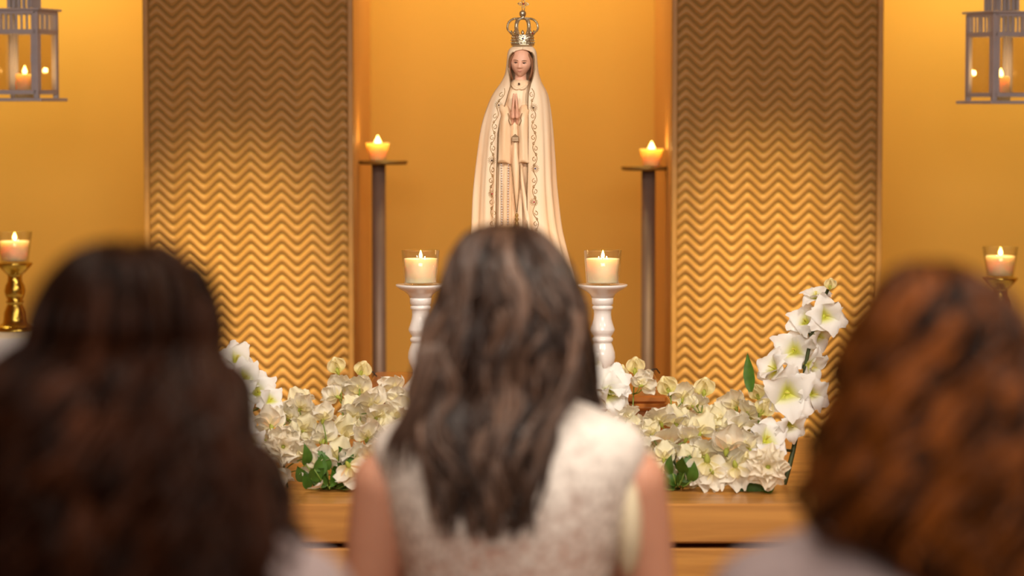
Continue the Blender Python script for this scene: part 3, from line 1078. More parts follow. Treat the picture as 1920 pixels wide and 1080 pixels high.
mb.lathe([(.5 * KST, 0), (3 * KST, -2 * KST), (3.4 * KST, -5 * KST), (2 * KST, -8 * KST), (3.4 * KST, -10 * KST), (3.6 * KST, -13 * KST), (2.2 * KST, -15 * KST), (3.8 * KST, -18 * KST), (4.5 * KST, -34 * KST), (.5 * KST, -35 * KST)], (SX(968.8), -63 * KST, SZ(397)), 14)
mb.build('tassel', M_gild, st)
# rosary: two strands of pearls
mb = MB()
for k in range(24):
    py = 308 + k * 4.75
    for px in (940.5 + .02 * k, 953.5 - .05 * k):
        p = (SX(px), tunic_front(px, py) - 3.4 * KST, SZ(py))
        mb.ball(p, 1.75 * KST, 8, 6)
mb.build('rosary_beads', M_pearl, st)
mb = MB()
for px0, px1 in ((940.5, 941), (953.5, 952.3)):
    mb.tube([(SX(px0 + (px1 - px0) * k / 9), tunic_front(px0, 304 + 13 * k) - 2.6 * KST, SZ(304 + 13 * k)) for k in range(10)], 0.45 * KST, 5)
mb.build('rosary_chain', M_edge, st)
# right hand fold of the tunic sweeping to the hem
mb = MB()
mb.tube([(SX(975), -50 * KST, SZ(302)), (SX(979), -54 * KST, SZ(340)), (SX(986), -58 * KST, SZ(390)), (SX(994), -62 * KST, SZ(440)), (SX(1003), -68 * KST, SZ(520))], [2 * KST, 3.5 * KST, 4.5 * KST, 5 * KST, 5 * KST], 12)
mb.build('tunic_fold', M_tunic, st)

# edge cords and gilt scrolls on the mantle borders
mb = MB()
for side in (0, 1):
    path = []
    for py in list(range(98, 420, 4)) + list(range(420, 700, 20)):
        px = interp(INN, py)[side]
        path.append(mantle_front(px, py, 1.2))
    mb.tube(path, 0.95 * KST, 6)
mb.build('edge_cord', M_edge, st)
LB = [(163, 947, 0), (180, 941, 0), (200, 934.5, 0), (240, 926.5, 0), (300, 922.5, 0), (360, 923, 0), (410, 924.5, 0), (520, 922, 0)]
RB = [(163, 996.5, 0), (200, 1000, 0), (240, 1000.5, 0), (300, 1003, 0), (340, 1002.5, 0), (380, 1001, 0), (420, 1006, 0), (470, 1012, 0), (540, 1018, 0)]
gems = {0: [(197, M_ink), (300, M_ink), (362, M_red)], 1: [(202, M_ink), (315, M_blue), (377, M_red), (450, M_red)]}
for side, band in ((0, LB), (1, RB)):
    mb = MB()
    end = 430 if side == 0 else 540
    WL = 40.0                     # one wave of the vine, with a curl in each half wave
    path = []
    py = 166.0
    while py < end:
        cx = spline_tab(band, py)[0]
        path.append(mantle_front(cx + 3.6 * math.sin(2 * PI * (py - 166) / WL), py, 0.5))
        py += 2.0
    mb.tube(path, 0.62 * KST, 5)
    k = 0
    py = 166.0 + WL / 4
    while py < end:
        sg = 1 if k % 2 == 0 else -1
        if all(abs(py + 3 - g[0]) > 7 for g in gems[side]):
            for dy, s0, turns in ((-2, 4.6, 1.5), (9, 3.0, 1.2)):
                path = []
                for i in range(16):
                    u = i / 15
                    an = -PI / 2 * 1.0 + turns * 2 * PI * u * .62
                    rr = s0 * (1 - .72 * u)
                    q = py + dy + 4 + rr * math.sin(an)
                    cx = spline_tab(band, q)[0]
                    path.append(mantle_front(cx + sg * (-1.2 - rr * math.cos(an)), q, 0.5))
                mb.tube(path, [0.62 * KST * (1 - .35 * i / 15) for i in range(16)], 5)
        py += WL / 2
        k += 1
    for gy, gm in gems[side]:
        cx = spline_tab(band, gy)[0]
        for i in range(14):
            an = 2 * PI * i / 14
            mb.tube([mantle_front(cx + 3.0 * math.cos(an), gy + 3.0 * math.sin(an), .6), mantle_front(cx + 7.5 * math.cos(an), gy + 8.0 * math.sin(an), .6)], 0.4 * KST, 4)
    so = mb.build('gilt_scroll', M_gild, st)
    so['kind'] = 'stuff'
    for gy, gm in gems[side]:
        MB().ball(mantle_front(spline_tab(band, gy)[0], gy, 0.8), 1.7 * KST, 10, 8).build('gem', gm, so)

# ------------------------------------------------------------------ crown (rests on the statue's head)
cr0 = P(980, 86.5, YST)
cr = thing('crown', cr0, 'silver filigree crown with cross resting on the statue head', 'crown')
cz = lambda py: (86.5 - py) * KST
prof = [(20, 86.5), (21.8, 85), (22, 83.2), (20.8, 82), (20.3, 80), (21.2, 75), (20.9, 71), (20.2, 68.5), (20.8, 66.5), (20.4, 65.2), (19.2, 65.4), (19, 80), (19, 86), (20, 86.5)]
bo = MB().lathe([(a * KST, cz(b)) for a, b in prof], (0, 0, 0), 48, False, False).build('band', M_silver, cr)
mb = MB()
for k in range(26):
    a = 2 * PI * k / 26
    for rr, py, s in ((21.6, 80.2, 1.5), (21.8, 75.5, 1.25), (20.8, 70, 1.0)):
        aa = a + (PI / 26 if py == 75.5 else 0)
        mb.ball((rr * KST * math.cos(aa), rr * KST * math.sin(aa), cz(py)), s * KST, 6, 5)
mb.build('bead_row', M_silver, bo)
for k in range(8):
    a = 2 * PI * k / 8 + R(22)
    mb = MB()
    arch = [(20, 66), (25, 61.5), (30.0, 56), (30.8, 51), (29, 44), (24, 38.5), (17, 35.6), (9, 35.2), (4, 36)]
    path = []
    for i in range(33):
        u = i / 32 * (len(arch) - 1)
        rr, py = spline_tab([(j, *q) for j, q in enumerate(arch)], u)
        path.append((rr * KST * math.cos(a), rr * KST * math.sin(a), cz(py)))
    mb.tube(path, 1.35 * KST, 6)
    ao = mb.build('arch', M_silver, cr)
    mb = MB()
    for i in range(3, 31, 2):
        q = Vector(path[i])
        rr = math.hypot(q.x, q.y)
        n = Vector((-math.sin(a), math.cos(a), 0))
        for s in (-1, 1):
            w = 1.9 * KST
            c = q + n * s * w
            mb.tube([c + (n * math.cos(g) + Vector((math.cos(a) * .3, math.sin(a) * .3, 1)) * math.sin(g)) * 1.5 * KST for g in [2 * PI * j / 8 for j in range(9)]], 0.62 * KST, 4)
    mb.build('filigree', M_silver, ao)
    mb = MB()     # leaf between the arches
    b = a + PI / 8
    mb.tube([(20 * KST * math.cos(b), 20 * KST * math.sin(b), cz(66)), (21.5 * KST * math.cos(b), 21.5 * KST * math.sin(b), cz(61)), (20.5 * KST * math.cos(b), 20.5 * KST * math.sin(b), cz(57))], [1.6 * KST, 3.0 * KST, .5 * KST], 8)
    mb.build('leaf_point', M_silver, cr)
MB().lathe([(a * KST, cz(b)) for a, b in [(.1, 37), (5, 36.5), (4.6, 33.5), (3.6, 32), (5.6, 30), (6.5, 26.5), (5.8, 22.8), (3.6, 20.4), (2, 19.6), (.1, 19.4)]], (0, 0, 0), 20, False, False).build('orb', M_silver, cr)
mb = MB()
for pts in ([(-1.8, 20), (-2.6, 15), (-1.6, 9), (0, 7)], [(1.8, 20), (2.6, 15), (1.6, 9), (0, 7)], [(-1.6, 8), (-2.8, 2), (-2.2, -4), (0, -8)], [(1.6, 8), (2.8, 2), (2.2, -4), (0, -8)],
            [(-1, 8), (-6, 4.6), (-10.8, 7), (-6, 10.8), (-1, 8.6)], [(1, 8), (6, 5.4), (10.8, 8.6), (6, 11.6), (1, 8.6)]):
    mb.tube([((x + 1.2) * KST, 0, cz(y)) for x, y in pts], 0.75 * KST, 6)
for x, y in [(-5, 8), (-8, 7.4), (6, 8.6), (9, 8.6), (1.2, 1), (1.2, -4), (1.2, 14)]:
    mb.ball(((x + .2) * KST, 0, cz(y)), 1.2 * KST, 8, 6)
co = mb.build('cross', M_silver, cr)
MB().ball((1.6 * KST, -1.2 * KST, cz(8)), 1.9 * KST, 10, 8).build('gem', M_red, co)
MB().ball((18.5 * KST, -12 * KST, cz(63)), 1.7 * KST, 10, 8).build('gem', M_red, bo)
for dx, s in ((-1.6, -1),):
    MB().ball((0.2 * KST, -21.5 * KST, cz(73)), 1.8 * KST, 10, 8).build('gem', M_blue, bo)

# ------------------------------------------------------------------ flowers


def petal_verts(L, W, curl, ruffle, seed, cup=0.0, nu=7, nv=6, pw=0.75, notch=0.0):
    """petal from base (origin) growing along +Z, facing -Y; returns verts, faces, v coordinate"""
    vs, fs, vv = [], [], []
    for i in range(nv):
        v = i / (nv - 1)
        hw = W / 2 * (math.sin(PI * (0.06 + 0.80 * v ** pw)) ** 0.85)
        ang = curl * v * v
        for j in range(nu):
            u = j / (nu - 1) * 2 - 1
            x = u * hw
            ln = L * (v - 0.16 * v * v * abs(u) ** 2.4 - notch * v * v * math.exp(-(u / .3) ** 2))
            out = -cup * W * (u * u) * (0.3 + .7 * v) + ruffle * (v ** 2) * math.sin(4.6 * u + seed) + ruffle * .5 * v * v * math.sin(9 * u + 2 * seed)
            z = ln * math.cos(ang * .7)
            y = ln * math.sin(ang * .7) + out
            vs.append((x, y, z)); vv.append(v)
    for i in range(nv - 1):
        for j in range(nu - 1):
            a = i * nu + j
            fs.append((a, a + 1, a + nu + 1, a + nu))
    return vs, fs, vv


def tint_of(vv, basec, tipc, k=0.45):
    out = []
    for v in vv:
        t = min(1, max(0, v / k))
        t = t * t * (3 - 2 * t)
        out.append(tuple(a + (b - a) * t for a, b in zip(basec, tipc)))
    return out


PETALS = {}


def petal_mesh(key, L, W, curl, ruffle, seed, basec, tipc, cup=0.0, m=None, k=0.45, nu=7, nv=6, notch=0.0):
    if key not in PETALS:
        mb = MB()
        vs, fs, vv = petal_verts(L, W, curl, ruffle, seed, cup, nu, nv, notch=notch)
        mb.add(vs, fs, tint_of(vv, basec, tipc, k))
        PETALS[key] = mb.mesh('petal', m or M_petal)
    return PETALS[key]


CREAM = (1.0, 1.0, 0.96)
YEL = (0.98, 0.93, 0.55)
GRN = (0.62, 0.72, 0.16)
PEACH = (1.0, 0.80, 0.60)
unit = {}
std = [petal_mesh('std%d' % i, 1.0, 0.98, (-.5, -.25, .15, -.7)[i], (.13, .16, .12, .17)[i], i * 1.9, (0.97, 0.90, 0.56), (1.0, 0.99, 0.94) if i != 2 else (1.0, .98, .78), 0.10, k=.55, notch=.06, nu=9, nv=7) for i in range(4)]
stdp = petal_mesh('stdp', 1.0, 1.05, -.35, .12, .7, (0.98, 0.72, 0.45), CREAM, 0.10, k=.75, nu=9, nv=7)
wing = [petal_mesh('wing%d' % i, 0.72, 0.62, (-.5, .4)[i], .10, i + .4, (0.95, 0.90, 0.60), (1.0, 0.99, 0.95), 0.15, k=.5) for i in range(2)]
budp = petal_mesh('bud', 1.0, 1.05, .15, .07, .3, (0.80, 0.75, 0.25), (1.0, 0.95, 0.66), 0.42, k=.5)
gladp = [petal_mesh('glad%d' % i, 1.0, 0.86, (.6, .95, .35)[i], (.07, .09, .08)[i], i * 2.1, (0.80, 0.82, 0.08), (1.0, 1.0, 1.0), 0.12, M_glad, k=.5, nu=7, nv=8) for i in range(3)]
carp = [petal_mesh('carn%d' % i, 1.0, 0.95, (.3, .6)[i], .13, i * 1.3, (0.95, 0.84, 0.52), (1.0, 0.96, 0.86), 0.2, k=.7, nu=9) for i in range(2)]
calyx_me = MB().lathe([(.03, -.16), (.07, -.1), (.11, 0.0), (.13, .12), (.10, .24), (.04, .30)], (0, 0, 0), 8).mesh('calyx', mat('calyx_green', (0.48, 0.52, 0.08), .6, var=.1, nscale=4, transl=.2))
throat_me = MB().lathe([(.05, -.25), (.07, -.1), (.11, .02), (.05, .06)], (0, 0, 0), 10, True, True).mesh('throat', mat('throat_green', (0.72, 0.74, 0.08), .6, transl=.2))


def leaf_mesh(L, W, bend):
    mb = MB()
    vs, fs = [], []
    n = 9
    for i in range(n):
        v = i / (n - 1)
        hw = W / 2 * math.sin(PI * (0.05 + 0.95 * v) ** 0.8) + 0.0003
        z, y = L * v * math.cos(bend * v), L * v * math.sin(bend * v)
        for u, dz in ((-1, .12), (-.5, .03), (0, 0), (.5, .03), (1, .12)):
            vs.append((u * hw, y - dz * W * 0.8, z))
    for i in range(n - 1):
        for j in range(4):
            a = i * 5 + j
            fs.append((a, a + 1, a + 6, a + 5))
    mb.add(vs, fs)
    return mb


def place(name, me, parent, M):
    o = bpy.data.objects.new(name, me)
    COL.objects.link(o)
    o.parent = parent
    o.matrix_local = M
    return o


def rot(yaw, pitch, roll):
    """roll in the picture plane, then pitch towards the viewer, then yaw"""
    return Matrix.Rotation(yaw, 4, 'Z') @ Matrix.Rotation(pitch, 4, 'X') @ Matrix.Rotation(roll, 4, 'Y')


def blossom(parent, c, size, kind, r, face=None):
    """c = centre in local coordinates, size = width in metres. Returns the foot where the pedicel arrives."""
    roll = r.uniform(-.5, .5)
    yaw = r.uniform(-.6, .6)
    pitch = r.uniform(-.15, .45)
    if face is not None:
        roll, pitch, yaw = face
    Rm = rot(yaw, pitch, roll)
    if kind in ('open', 'peach', 'yellow'):
        s = size * 0.84
        foot = Vector(c) - (Rm @ Vector((0, 0, s * .5)))
        M = Matrix.Translation(foot) @ Rm @ Matrix.Scale(s, 4)
        me = stdp if kind == 'peach' else (std[2] if kind == 'yellow' else std[r.choice((0, 1, 3))])
        b = place('blossom', me, parent, M)
        for sg in (-1, 1):
            if r.random() < .85:
                place('back_petal', std[2] if kind == 'yellow' else std[r.choice((0, 1, 3))], b, Matrix.Translation((0, .03 + .03 * sg, 0)) @ rot(sg * r.uniform(.1, .6), r.uniform(-.35, .15), sg * r.uniform(.45, .95)) @ Matrix.Scale(r.uniform(.72, .98), 4))
        for sg in (-1, 1):
            place('wing_petal', wing[r.randrange(2)], b, Matrix.Translation((sg * .03, -.07, .08)) @ rot(sg * .7, .55 + r.uniform(-.2, .3), sg * r.uniform(.55, 1.15)))
        if r.random() < .7:
            place('keel_petal', budp, b, Matrix.Translation((0, -.06, .03)) @ rot(r.uniform(-.5, .5), .35, r.uniform(-.25, .25)) @ Matrix.Scale(.42, 4))
        place('calyx', calyx_me, b, Matrix.Translation((0, .02, -.10)) @ Matrix.Scale(.85, 4))
        return foot + Rm @ Vector((0, 0, -s * .12))
    if kind == 'bud':
        s = size * 1.05
        foot = Vector(c) - (Rm @ Vector((0, 0, s * .5)))
        M = Matrix.Translation(foot) @ Rm @ Matrix.Scale(s, 4)
        b = place('bud', budp, parent, M)
        place('bud_petal', budp, b, Matrix.Translation((0, .04, 0)) @ rot(.7, -.05, .18) @ Matrix.Scale(.95, 4))
        place('bud_petal', budp, b, Matrix.Translation((0, .05, 0)) @ rot(-.8, -.08, -.2) @ Matrix.Scale(.92, 4))
        place('calyx', calyx_me, b, Matrix.Scale(1.1, 4))
        return foot + Rm @ Vector((0, 0, -s * .14))
    if kind == 'glad':
        # face = direction (roll, pitch, yaw) of the funnel axis; the axis starts as -Y (towards the viewer)
        s = size * 0.62
        A = Rm @ Matrix.Rotation(PI / 2, 4, 'X')     # local +Z of the flower -> towards the viewer
        foot = Vector(c) - (A @ Vector((0, 0, s * .45)))
        M = Matrix.Translation(foot) @ A @ Matrix.Scale(s, 4)
        b = place('blossom', throat_me, parent, M)
        for i in range(6):
            a = 2 * PI * i / 6 + (.26 if i % 2 else .0) + r.uniform(-.12, .12)
            tilt = (.50 if i % 2 else .92) + r.uniform(-.12, .14)
            # petal grows along +Z, faces -Y: turn so its back leans away from the axis
            pm = Matrix.Rotation(a, 4, 'Z') @ Matrix.Translation((0, .06, 0.02)) @ Matrix.Rotation(-tilt, 4, 'X') @ Matrix.Diagonal((1.12, 1, r.uniform(.92, 1.08), 1))
            place('petal', gladp[r.randrange(3)], b, pm)
        mbs = unit.get('stamen')
        if mbs is None:
            mb = MB()
            for i in range(3):
                mb.tube([(0, 0, .1), (.03 * (i - 1), .02, .35), (.06 * (i - 1), .03, .52)], [.012, .012, .022], 5)
            unit['stamen'] = mbs = mb.mesh('stamen', mat('stamen_yellow', (.8, .68, .12), .6))
        place('stamen', mbs, b, Matrix.Identity(4))
        return foot + A @ Vector((0, 0, -s * .2))
    if kind == 'carn':
        s = size * 0.52
        A = Rm @ Matrix.Rotation(PI / 2, 4, 'X')
        foot = Vector(c) - (A @ Vector((0, 0, s * .35)))
        M = Matrix.Translation(foot) @ A @ Matrix.Scale(s, 4)
        b = place('blossom', calyx_me, parent, M)
        for ring, (n, tilt, sc) in enumerate(((8, 1.30, 1.0), (7, 1.0, .92), (6, .7, .85), (5, .35, .78))):
            for i in range(n):
                a = 2 * PI * i / n + ring * .5 + r.uniform(-.15, .15)
                place('petal', carp[(i + ring) % 2], b, Matrix.Rotation(a, 4, 'Z') @ Matrix.Translation((0, .03, .02 + .02 * ring)) @ Matrix.Rotation(-tilt + r.uniform(-.12, .12), 4, 'X') @ Matrix.Scale(sc * r.uniform(.9, 1.08), 4))
        return foot + A @ Vector((0, 0, -s * .15))


def depth_of(py):
    return 5.76 - 0.20 * min(1, max(0, (py - 680) / 240.0))


fr = random.Random(21)


def spray(name, label, cat, group, basex, blooms, baseY=5.68, stem_m=None, stem_r=0.0016, dY=0.0, leaves=()):
    b0 = P(basex, 920, baseY)
    basep = Vector((b0[0], baseY, ZTAB))
    t = thing(name, basep, label, cat, group)
    pts = []
    for bl in blooms:
        px, py, sz, kind = bl[:4]
        face = bl[4] if len(bl) > 4 else None
        Y = depth_of(py) + dY + fr.uniform(-.035, .035)
        c = P(px, py, Y) - basep
        k = Y / FPX
        foot = blossom(t, c, sz * k, kind, fr, face)
        pts.append((py, foot, sz * k))
    if name == 'sweet_pea_spray':          # smaller blossoms tucked between the named ones
        for bl in blooms:
            if bl[1] > 745 and fr.random() < .8:
                px, py = bl[0] + fr.uniform(-26, 26), bl[1] + fr.uniform(4, 24)
                if py > 895:
                    continue
                Y = depth_of(py) + dY + .03 + fr.uniform(-.02, .04)
                c = P(px, py, Y) - basep
                foot = blossom(t, c, fr.uniform(34, 44) * Y / FPX, fr.choice(('open', 'open', 'yellow')), fr)
                pts.append((py, foot, .03))
    pts.sort(key=lambda q: q[0])
    topf = pts[0][1]
    mb = MB()
    ctrl = []
    for i in range(13):
        u = i / 12
        p = Vector((0, 0, 0)).lerp(topf, u)
        low = sum((q[1] for q in pts), Vector()) / len(pts)
        bow = math.sin(PI * u) * 0.45
        mid = Vector((low.x, low.y * .5 + 0.015, p.z))
        p = p.lerp(Vector((mid.x, mid.y, p.z)), bow)
        ctrl.append(p)
    if name == 'gladiolus':
        ctrl = [q + Vector((0, .030 * min(1, i / 5), 0)) for i, q in enumerate(ctrl)]
    mb.tube(ctrl, [stem_r * (1.25 - .45 * i / 12) for i in range(13)], 6)
    for py, foot, s in pts[1:]:
        q = min(ctrl, key=lambda w: abs(w.z - (foot.z - 0.022)))
        if foot.z < 0.03:
            q = ctrl[1]
        m = (q + foot) / 2 + Vector((0, 0, -0.004))
        mb.tube([q, m, foot], [stem_r * .8, stem_r * .7, stem_r * .7], 5)
    mb.build('stem', stem_m or M_stem, t)
    for (px, py, ln, wd, lean, bend) in leaves:
        Y = baseY + fr.uniform(-.03, .02) - .03
        c = P(px, py, Y) - basep
        lm = leaf_mesh(ln * Y / FPX, wd * Y / FPX, bend)
        place('leaf', lm.mesh('leaf', M_leaf), t, Matrix.Translation(c) @ rot(fr.uniform(-.4, .4), fr.uniform(-.1, .3), lean))
    return t


G = 'cream sweet pea sprays on the altar table'
O, Bd, Yl, Pc = 'open', 'bud', 'yellow', 'peach'
UP = (0, 0, 0)
left_sprays = [
    ('tallest cream sweet pea spray in the bunch left of the centre woman', 652, [(630, 684, 30, Bd, (-.25, 0, .2)), (642, 716, 52, O), (655, 752, 34, Yl), (618, 735, 40, O, (-1.0, .2, 0)), (652, 800, 62, Yl, (.3, .5, 0))]),
    ('sweet pea spray with a yellow bud and three winged blossoms, beside the tallest', 668, [(680, 690, 28, Bd, (.35, 0, -.2)), (672, 716, 54, O, (-.1, .1, 0)), (692, 742, 52, O), (668, 766, 48, O)]),
    ('sweet pea spray with one blossom against the bare pedestal top', 730, [(737, 714, 48, O, (-.15, .15, .2)), (716, 764, 52, O), (748, 762, 56, O), (772, 742, 40, O)]),
    ('sweet pea spray leaning out with a large yellowish blossom over the zigzag panel', 590, [(556, 742, 46, Yl, (-.5, .1, 0)), (574, 752, 46, O, (.7, .2, -.3)), (577, 790, 48, Yl), (547, 772, 36, O, (.5, .3, 0))]),
    ('low sweet pea spray of four blossoms in front of the tallest spray', 640, [(608, 768, 46, O), (614, 806, 52, O), (602, 852, 54, O), (640, 838, 54, Yl)]),
    ('low sweet pea spray drooping over the green leaves by the arm', 700, [(690, 800, 56, O), (668, 846, 58, O), (700, 838, 50, O), (664, 892, 56, Pc, (2.7, .4, 0)), (716, 808, 46, O)]),
    ('sweet pea spray pressed against the lace shoulder, left bunch', 755, [(752, 790, 50, O), (730, 800, 46, Yl), (766, 772, 46, O), (726, 836, 46, O), (742, 735, 40, O)]),
    ('sweet pea spray with pinkish white blossoms next to the dark curls', 530, [(532, 762, 48, O), (508, 778, 52, Pc), (524, 808, 52, O), (548, 808, 46, Yl), (490, 812, 50, O)]),
    ('lowest sweet pea spray beside the dark curls at the table edge', 520, [(560, 838, 52, O), (482, 850, 50, O), (500, 880, 50, O), (520, 900, 50, Pc, (2.9, .3, 0)), (478, 900, 46, O)]),
]
right_sprays = [
    ('sweet pea spray with two pale yellow buds against the bronze pole', 1180, [(1191, 684, 30, Bd, (.05, 0, 0)), (1160, 698, 32, Bd, (.5, .2, 0)), (1202, 706, 42, O, (-.25, .1, .2)), (1218, 718, 36, O, (1.2, .3, 0)), (1172, 770, 46, O)]),
    ('sweet pea spray with a rounded open blossom and yellow bud over the pedestal corner', 1270, [(1249, 722, 34, Bd, (-.4, .1, 0)), (1281, 728, 48, O, (.05, 0, .1)), (1262, 776, 50, Yl), (1228, 774, 54, O)]),
    ('sweet pea spray topped by a single pale yellow bud, third from the statue', 1318, [(1321, 724, 34, Bd, (.1, 0, .1)), (1311, 746, 34, O), (1294, 752, 26, Yl), (1290, 788, 48, O), (1322, 792, 54, Yl)]),
    ('sweet pea spray beside the bare shoulder, right bunch', 1175, [(1150, 778, 50, O), (1186, 792, 44, Yl), (1168, 812, 44, O), (1205, 832, 42, O), (1196, 806, 40, O)]),
    ('sweet pea spray with a peach hearted blossom, middle of the right bunch', 1250, [(1256, 812, 66, Pc, (.1, .5, .1)), (1218, 800, 40, Yl), (1292, 806, 46, O), (1212, 852, 48, O), (1266, 838, 40, O)]),
    ('sweet pea spray with frilled double blossoms in front of the zigzag panel', 1385, [(1372, 744, 52, O), (1404, 758, 50, O), (1346, 772, 46, Yl), (1386, 786, 50, O), (1352, 796, 40, Yl)]),
    ('sweet pea spray of yellow buds just under the long green blade', 1425, [(1418, 734, 28, Bd, (-.3, .2, 0)), (1436, 742, 30, Bd, (.3, .2, 0)), (1434, 762, 32, Bd), (1412, 790, 46, O)]),
    ('low sweet pea spray with large pale blossoms left of the carnation', 1375, [(1366, 818, 64, Pc), (1398, 822, 52, O), (1372, 850, 66, O), (1384, 896, 60, O, (2.9, .3, 0)), (1345, 830, 46, O)]),
    ('sweet pea spray hanging over the table edge', 1318, [(1325, 834, 58, O), (1328, 892, 72, O, (3.05, .25, 0)), (1300, 870, 36, O), (1345, 900, 46, O, (2.6, .4, 0)), (1288, 848, 44, Yl)]),
    ('lowest sweet pea spray beside the bare arm, right bunch', 1245, [(1236, 866, 46, O), (1262, 884, 34, O), (1212, 880, 42, Yl), (1246, 842, 44, Yl)]),
]
for lab, bx, bl in left_sprays:
    spray('sweet_pea_spray', lab, 'flower', G, bx, bl, 5.66 + fr.uniform(-.03, .04))
for lab, bx, bl in right_sprays:
    spray('sweet_pea_spray', lab, 'flower', G, bx, bl, 5.66 + fr.uniform(-.03, .04))

spray('gladiolus', 'tall white gladiolus with yellow throats rising beside the auburn curls', 'flower', 'white gladioli', 1470, [
    (1557, 531, 20, Bd, (.1, 0, 0)), (1530, 548, 52, 'glad', (-.25, -1.1, -.25)), (1552, 592, 72, 'glad', (0, -.15, .25)), (1508, 600, 62, 'glad', (0, -.45, -.35)), (1542, 634, 58, 'glad', (0, .3, .7)),
    (1489, 656, 80, 'glad', (.2, -.2, -.15)), (1443, 688, 66, 'glad', (0, -.35, -.9)), (1476, 738, 96, 'glad', (.1, -.05, -.1)), (1528, 690, 62, 'glad', (0, .2, .8)), (1530, 740, 62, 'glad', (0, 0, .6)), (1440, 820, 78, 'glad', (.3, -.5, .2)), (1486, 800, 60, 'glad', (0, .2, .5))],
    5.70, M_dstem, 0.0042, -0.02, leaves=[(1408, 735, 74, 22, -.10, .1)])
spray('gladiolus', 'white gladiolus half hidden by the dark curls', 'flower', 'white gladioli', 470, [
    (446, 668, 64, 'glad', (0, -.75, .5)), (462, 706, 62, 'glad', (0, -.3, .5)), (484, 734, 72, 'glad', (.2, -.3, .2)), (440, 730, 62, 'glad', (0, 0, -.4)), (450, 780, 66, 'glad', (0, 0, .2)), (420, 690, 56, 'glad', (0, 0, -.4)), (510, 748, 50, 'glad', (.2, -.4, .5)), (470, 830, 60, 'glad', (0, .2, .2))],
    5.70, M_stem, 0.0036, -0.02)
spray('gladiolus', 'short white gladiolus at the foot of the right white candlestick', 'flower', 'white gladioli', 1140, [
    (1150, 716, 74, 'glad', (.3, -.7, .3)), (1150, 742, 70, 'glad', (0, .1, .4)), (1107, 680, 46, 'glad', (0, -.4, -.2)), (1112, 720, 56, 'glad', (0, 0, -.3))],
    5.70, M_stem, 0.0032, -0.02)
spray('carnation', 'cream carnation with frilled petals at the right end of the table', 'flower', 'cream carnations', 1428, [(1440, 876, 84, 'carn', (0, -.1, -.1)), (1405, 862, 32, Bd, (-.4, .2, 0))], 5.66, M_stem, .002, -0.03,
      leaves=[(1418, 932, 56, 40, .1, .5), (1400, 930, 40, 30, -.6, .6)])
spray('carnation', 'cream carnation with frilled petals beside the dark curls', 'flower', 'cream carnations', 540, [(532, 838, 76, 'carn', (0, -.1, .2))], 5.66, M_stem, .002, -0.03)

# leafy sprigs and the loose petal
lr = random.Random(5)
for lab, x0, x1, y0, y1, n in (('clump of green leaves at the table edge left of the centre woman', 572, 668, 868, 930, 26),
                               ('clump of dark green leaves beside the bare right arm', 1238, 1300, 884, 930, 14),
                               ('few green leaves at the table edge below the carnation', 1395, 1450, 892, 932, 7)):
    bx = P((x0 + x1) / 2, 920, 5.62)
    t = thing('leafy_sprig', (bx[0], 5.63, ZTAB), lab, 'foliage', 'green leaf clumps')
    mb = MB()
    for i in range(n):
        px, py = lr.uniform(x0, x1), lr.uniform(y0, y1)
        Y = 5.60 + lr.uniform(-.03, .05)
        c = P(px, py, Y) - Vector((bx[0], 5.63, ZTAB))
        c.z = max(c.z, 0.004)
        lm = leaf_mesh(lr.uniform(.032, .05), lr.uniform(.022, .034), lr.uniform(.2, .9))
        ml = place('leaf', lm.mesh('leaf', M_leaf), t, Matrix.Translation(c) @ rot(lr.uniform(-1, 1), lr.uniform(.1, 1.0), lr.uniform(-1.2, 1.2)))
        mb.tube([(lr.uniform(-.01, .01), lr.uniform(0, .02), 0), Vector((c.x * .6, c.y, c.z * .6)), c], .0011, 5)
    mb.build('stem', M_stem, t)
p = P(575, 917, 5.55)
vs, fs, vv = petal_verts(.036, .026, .5, .004, 1.0)
mb = MB().add(vs, fs, [(1, 1, 1)] * len(vs))
mb.xform(Matrix.Rotation(R(78), 4, 'X') @ Matrix.Rotation(1.2, 4, 'Y'))
o = mb.build('fallen_petal', M_glad)
o.location = (p[0], 5.57, ZTAB + .010)
tag(o, 'single white petal fallen on the table edge beside the green leaves', 'petal')

# ------------------------------------------------------------------ kneeling women


def torso_rings(grow=0.0, z0=0.44, z1=1.04, n=44, off=(0, 0)):
    tab = [(0.40, .150, .125, 0), (0.46, .172, .130, -.01), (0.55, .155, .112, 0), (0.65, .128, .092, .01), (0.72, .132, .097, .005), (0.80, .150, .106, 0), (0.87, .168, .106, -.002), (0.915, .180, .092, -.004), (0.945, .170, .080, -.004),
           (0.967, .135, .068, -.002), (0.985, .082, .058, .002), (1.005, .056, .054, .006), (1.06, .050, .052, .012)]
    rings = []
    m = 26
    for i in range(m + 1):
        z = z0 + (z1 - z0) * i / m
        a, b, cy = spline_tab(tab, z)
        rings.append([((a + grow) * math.copysign(abs(math.cos(q)) ** .85, math.cos(q)), cy + (b + grow) * math.copysign(abs(math.sin(q)) ** .9, math.sin(q)), z) for q in [2 * PI * j / n for j in range(n)]])
    return rings


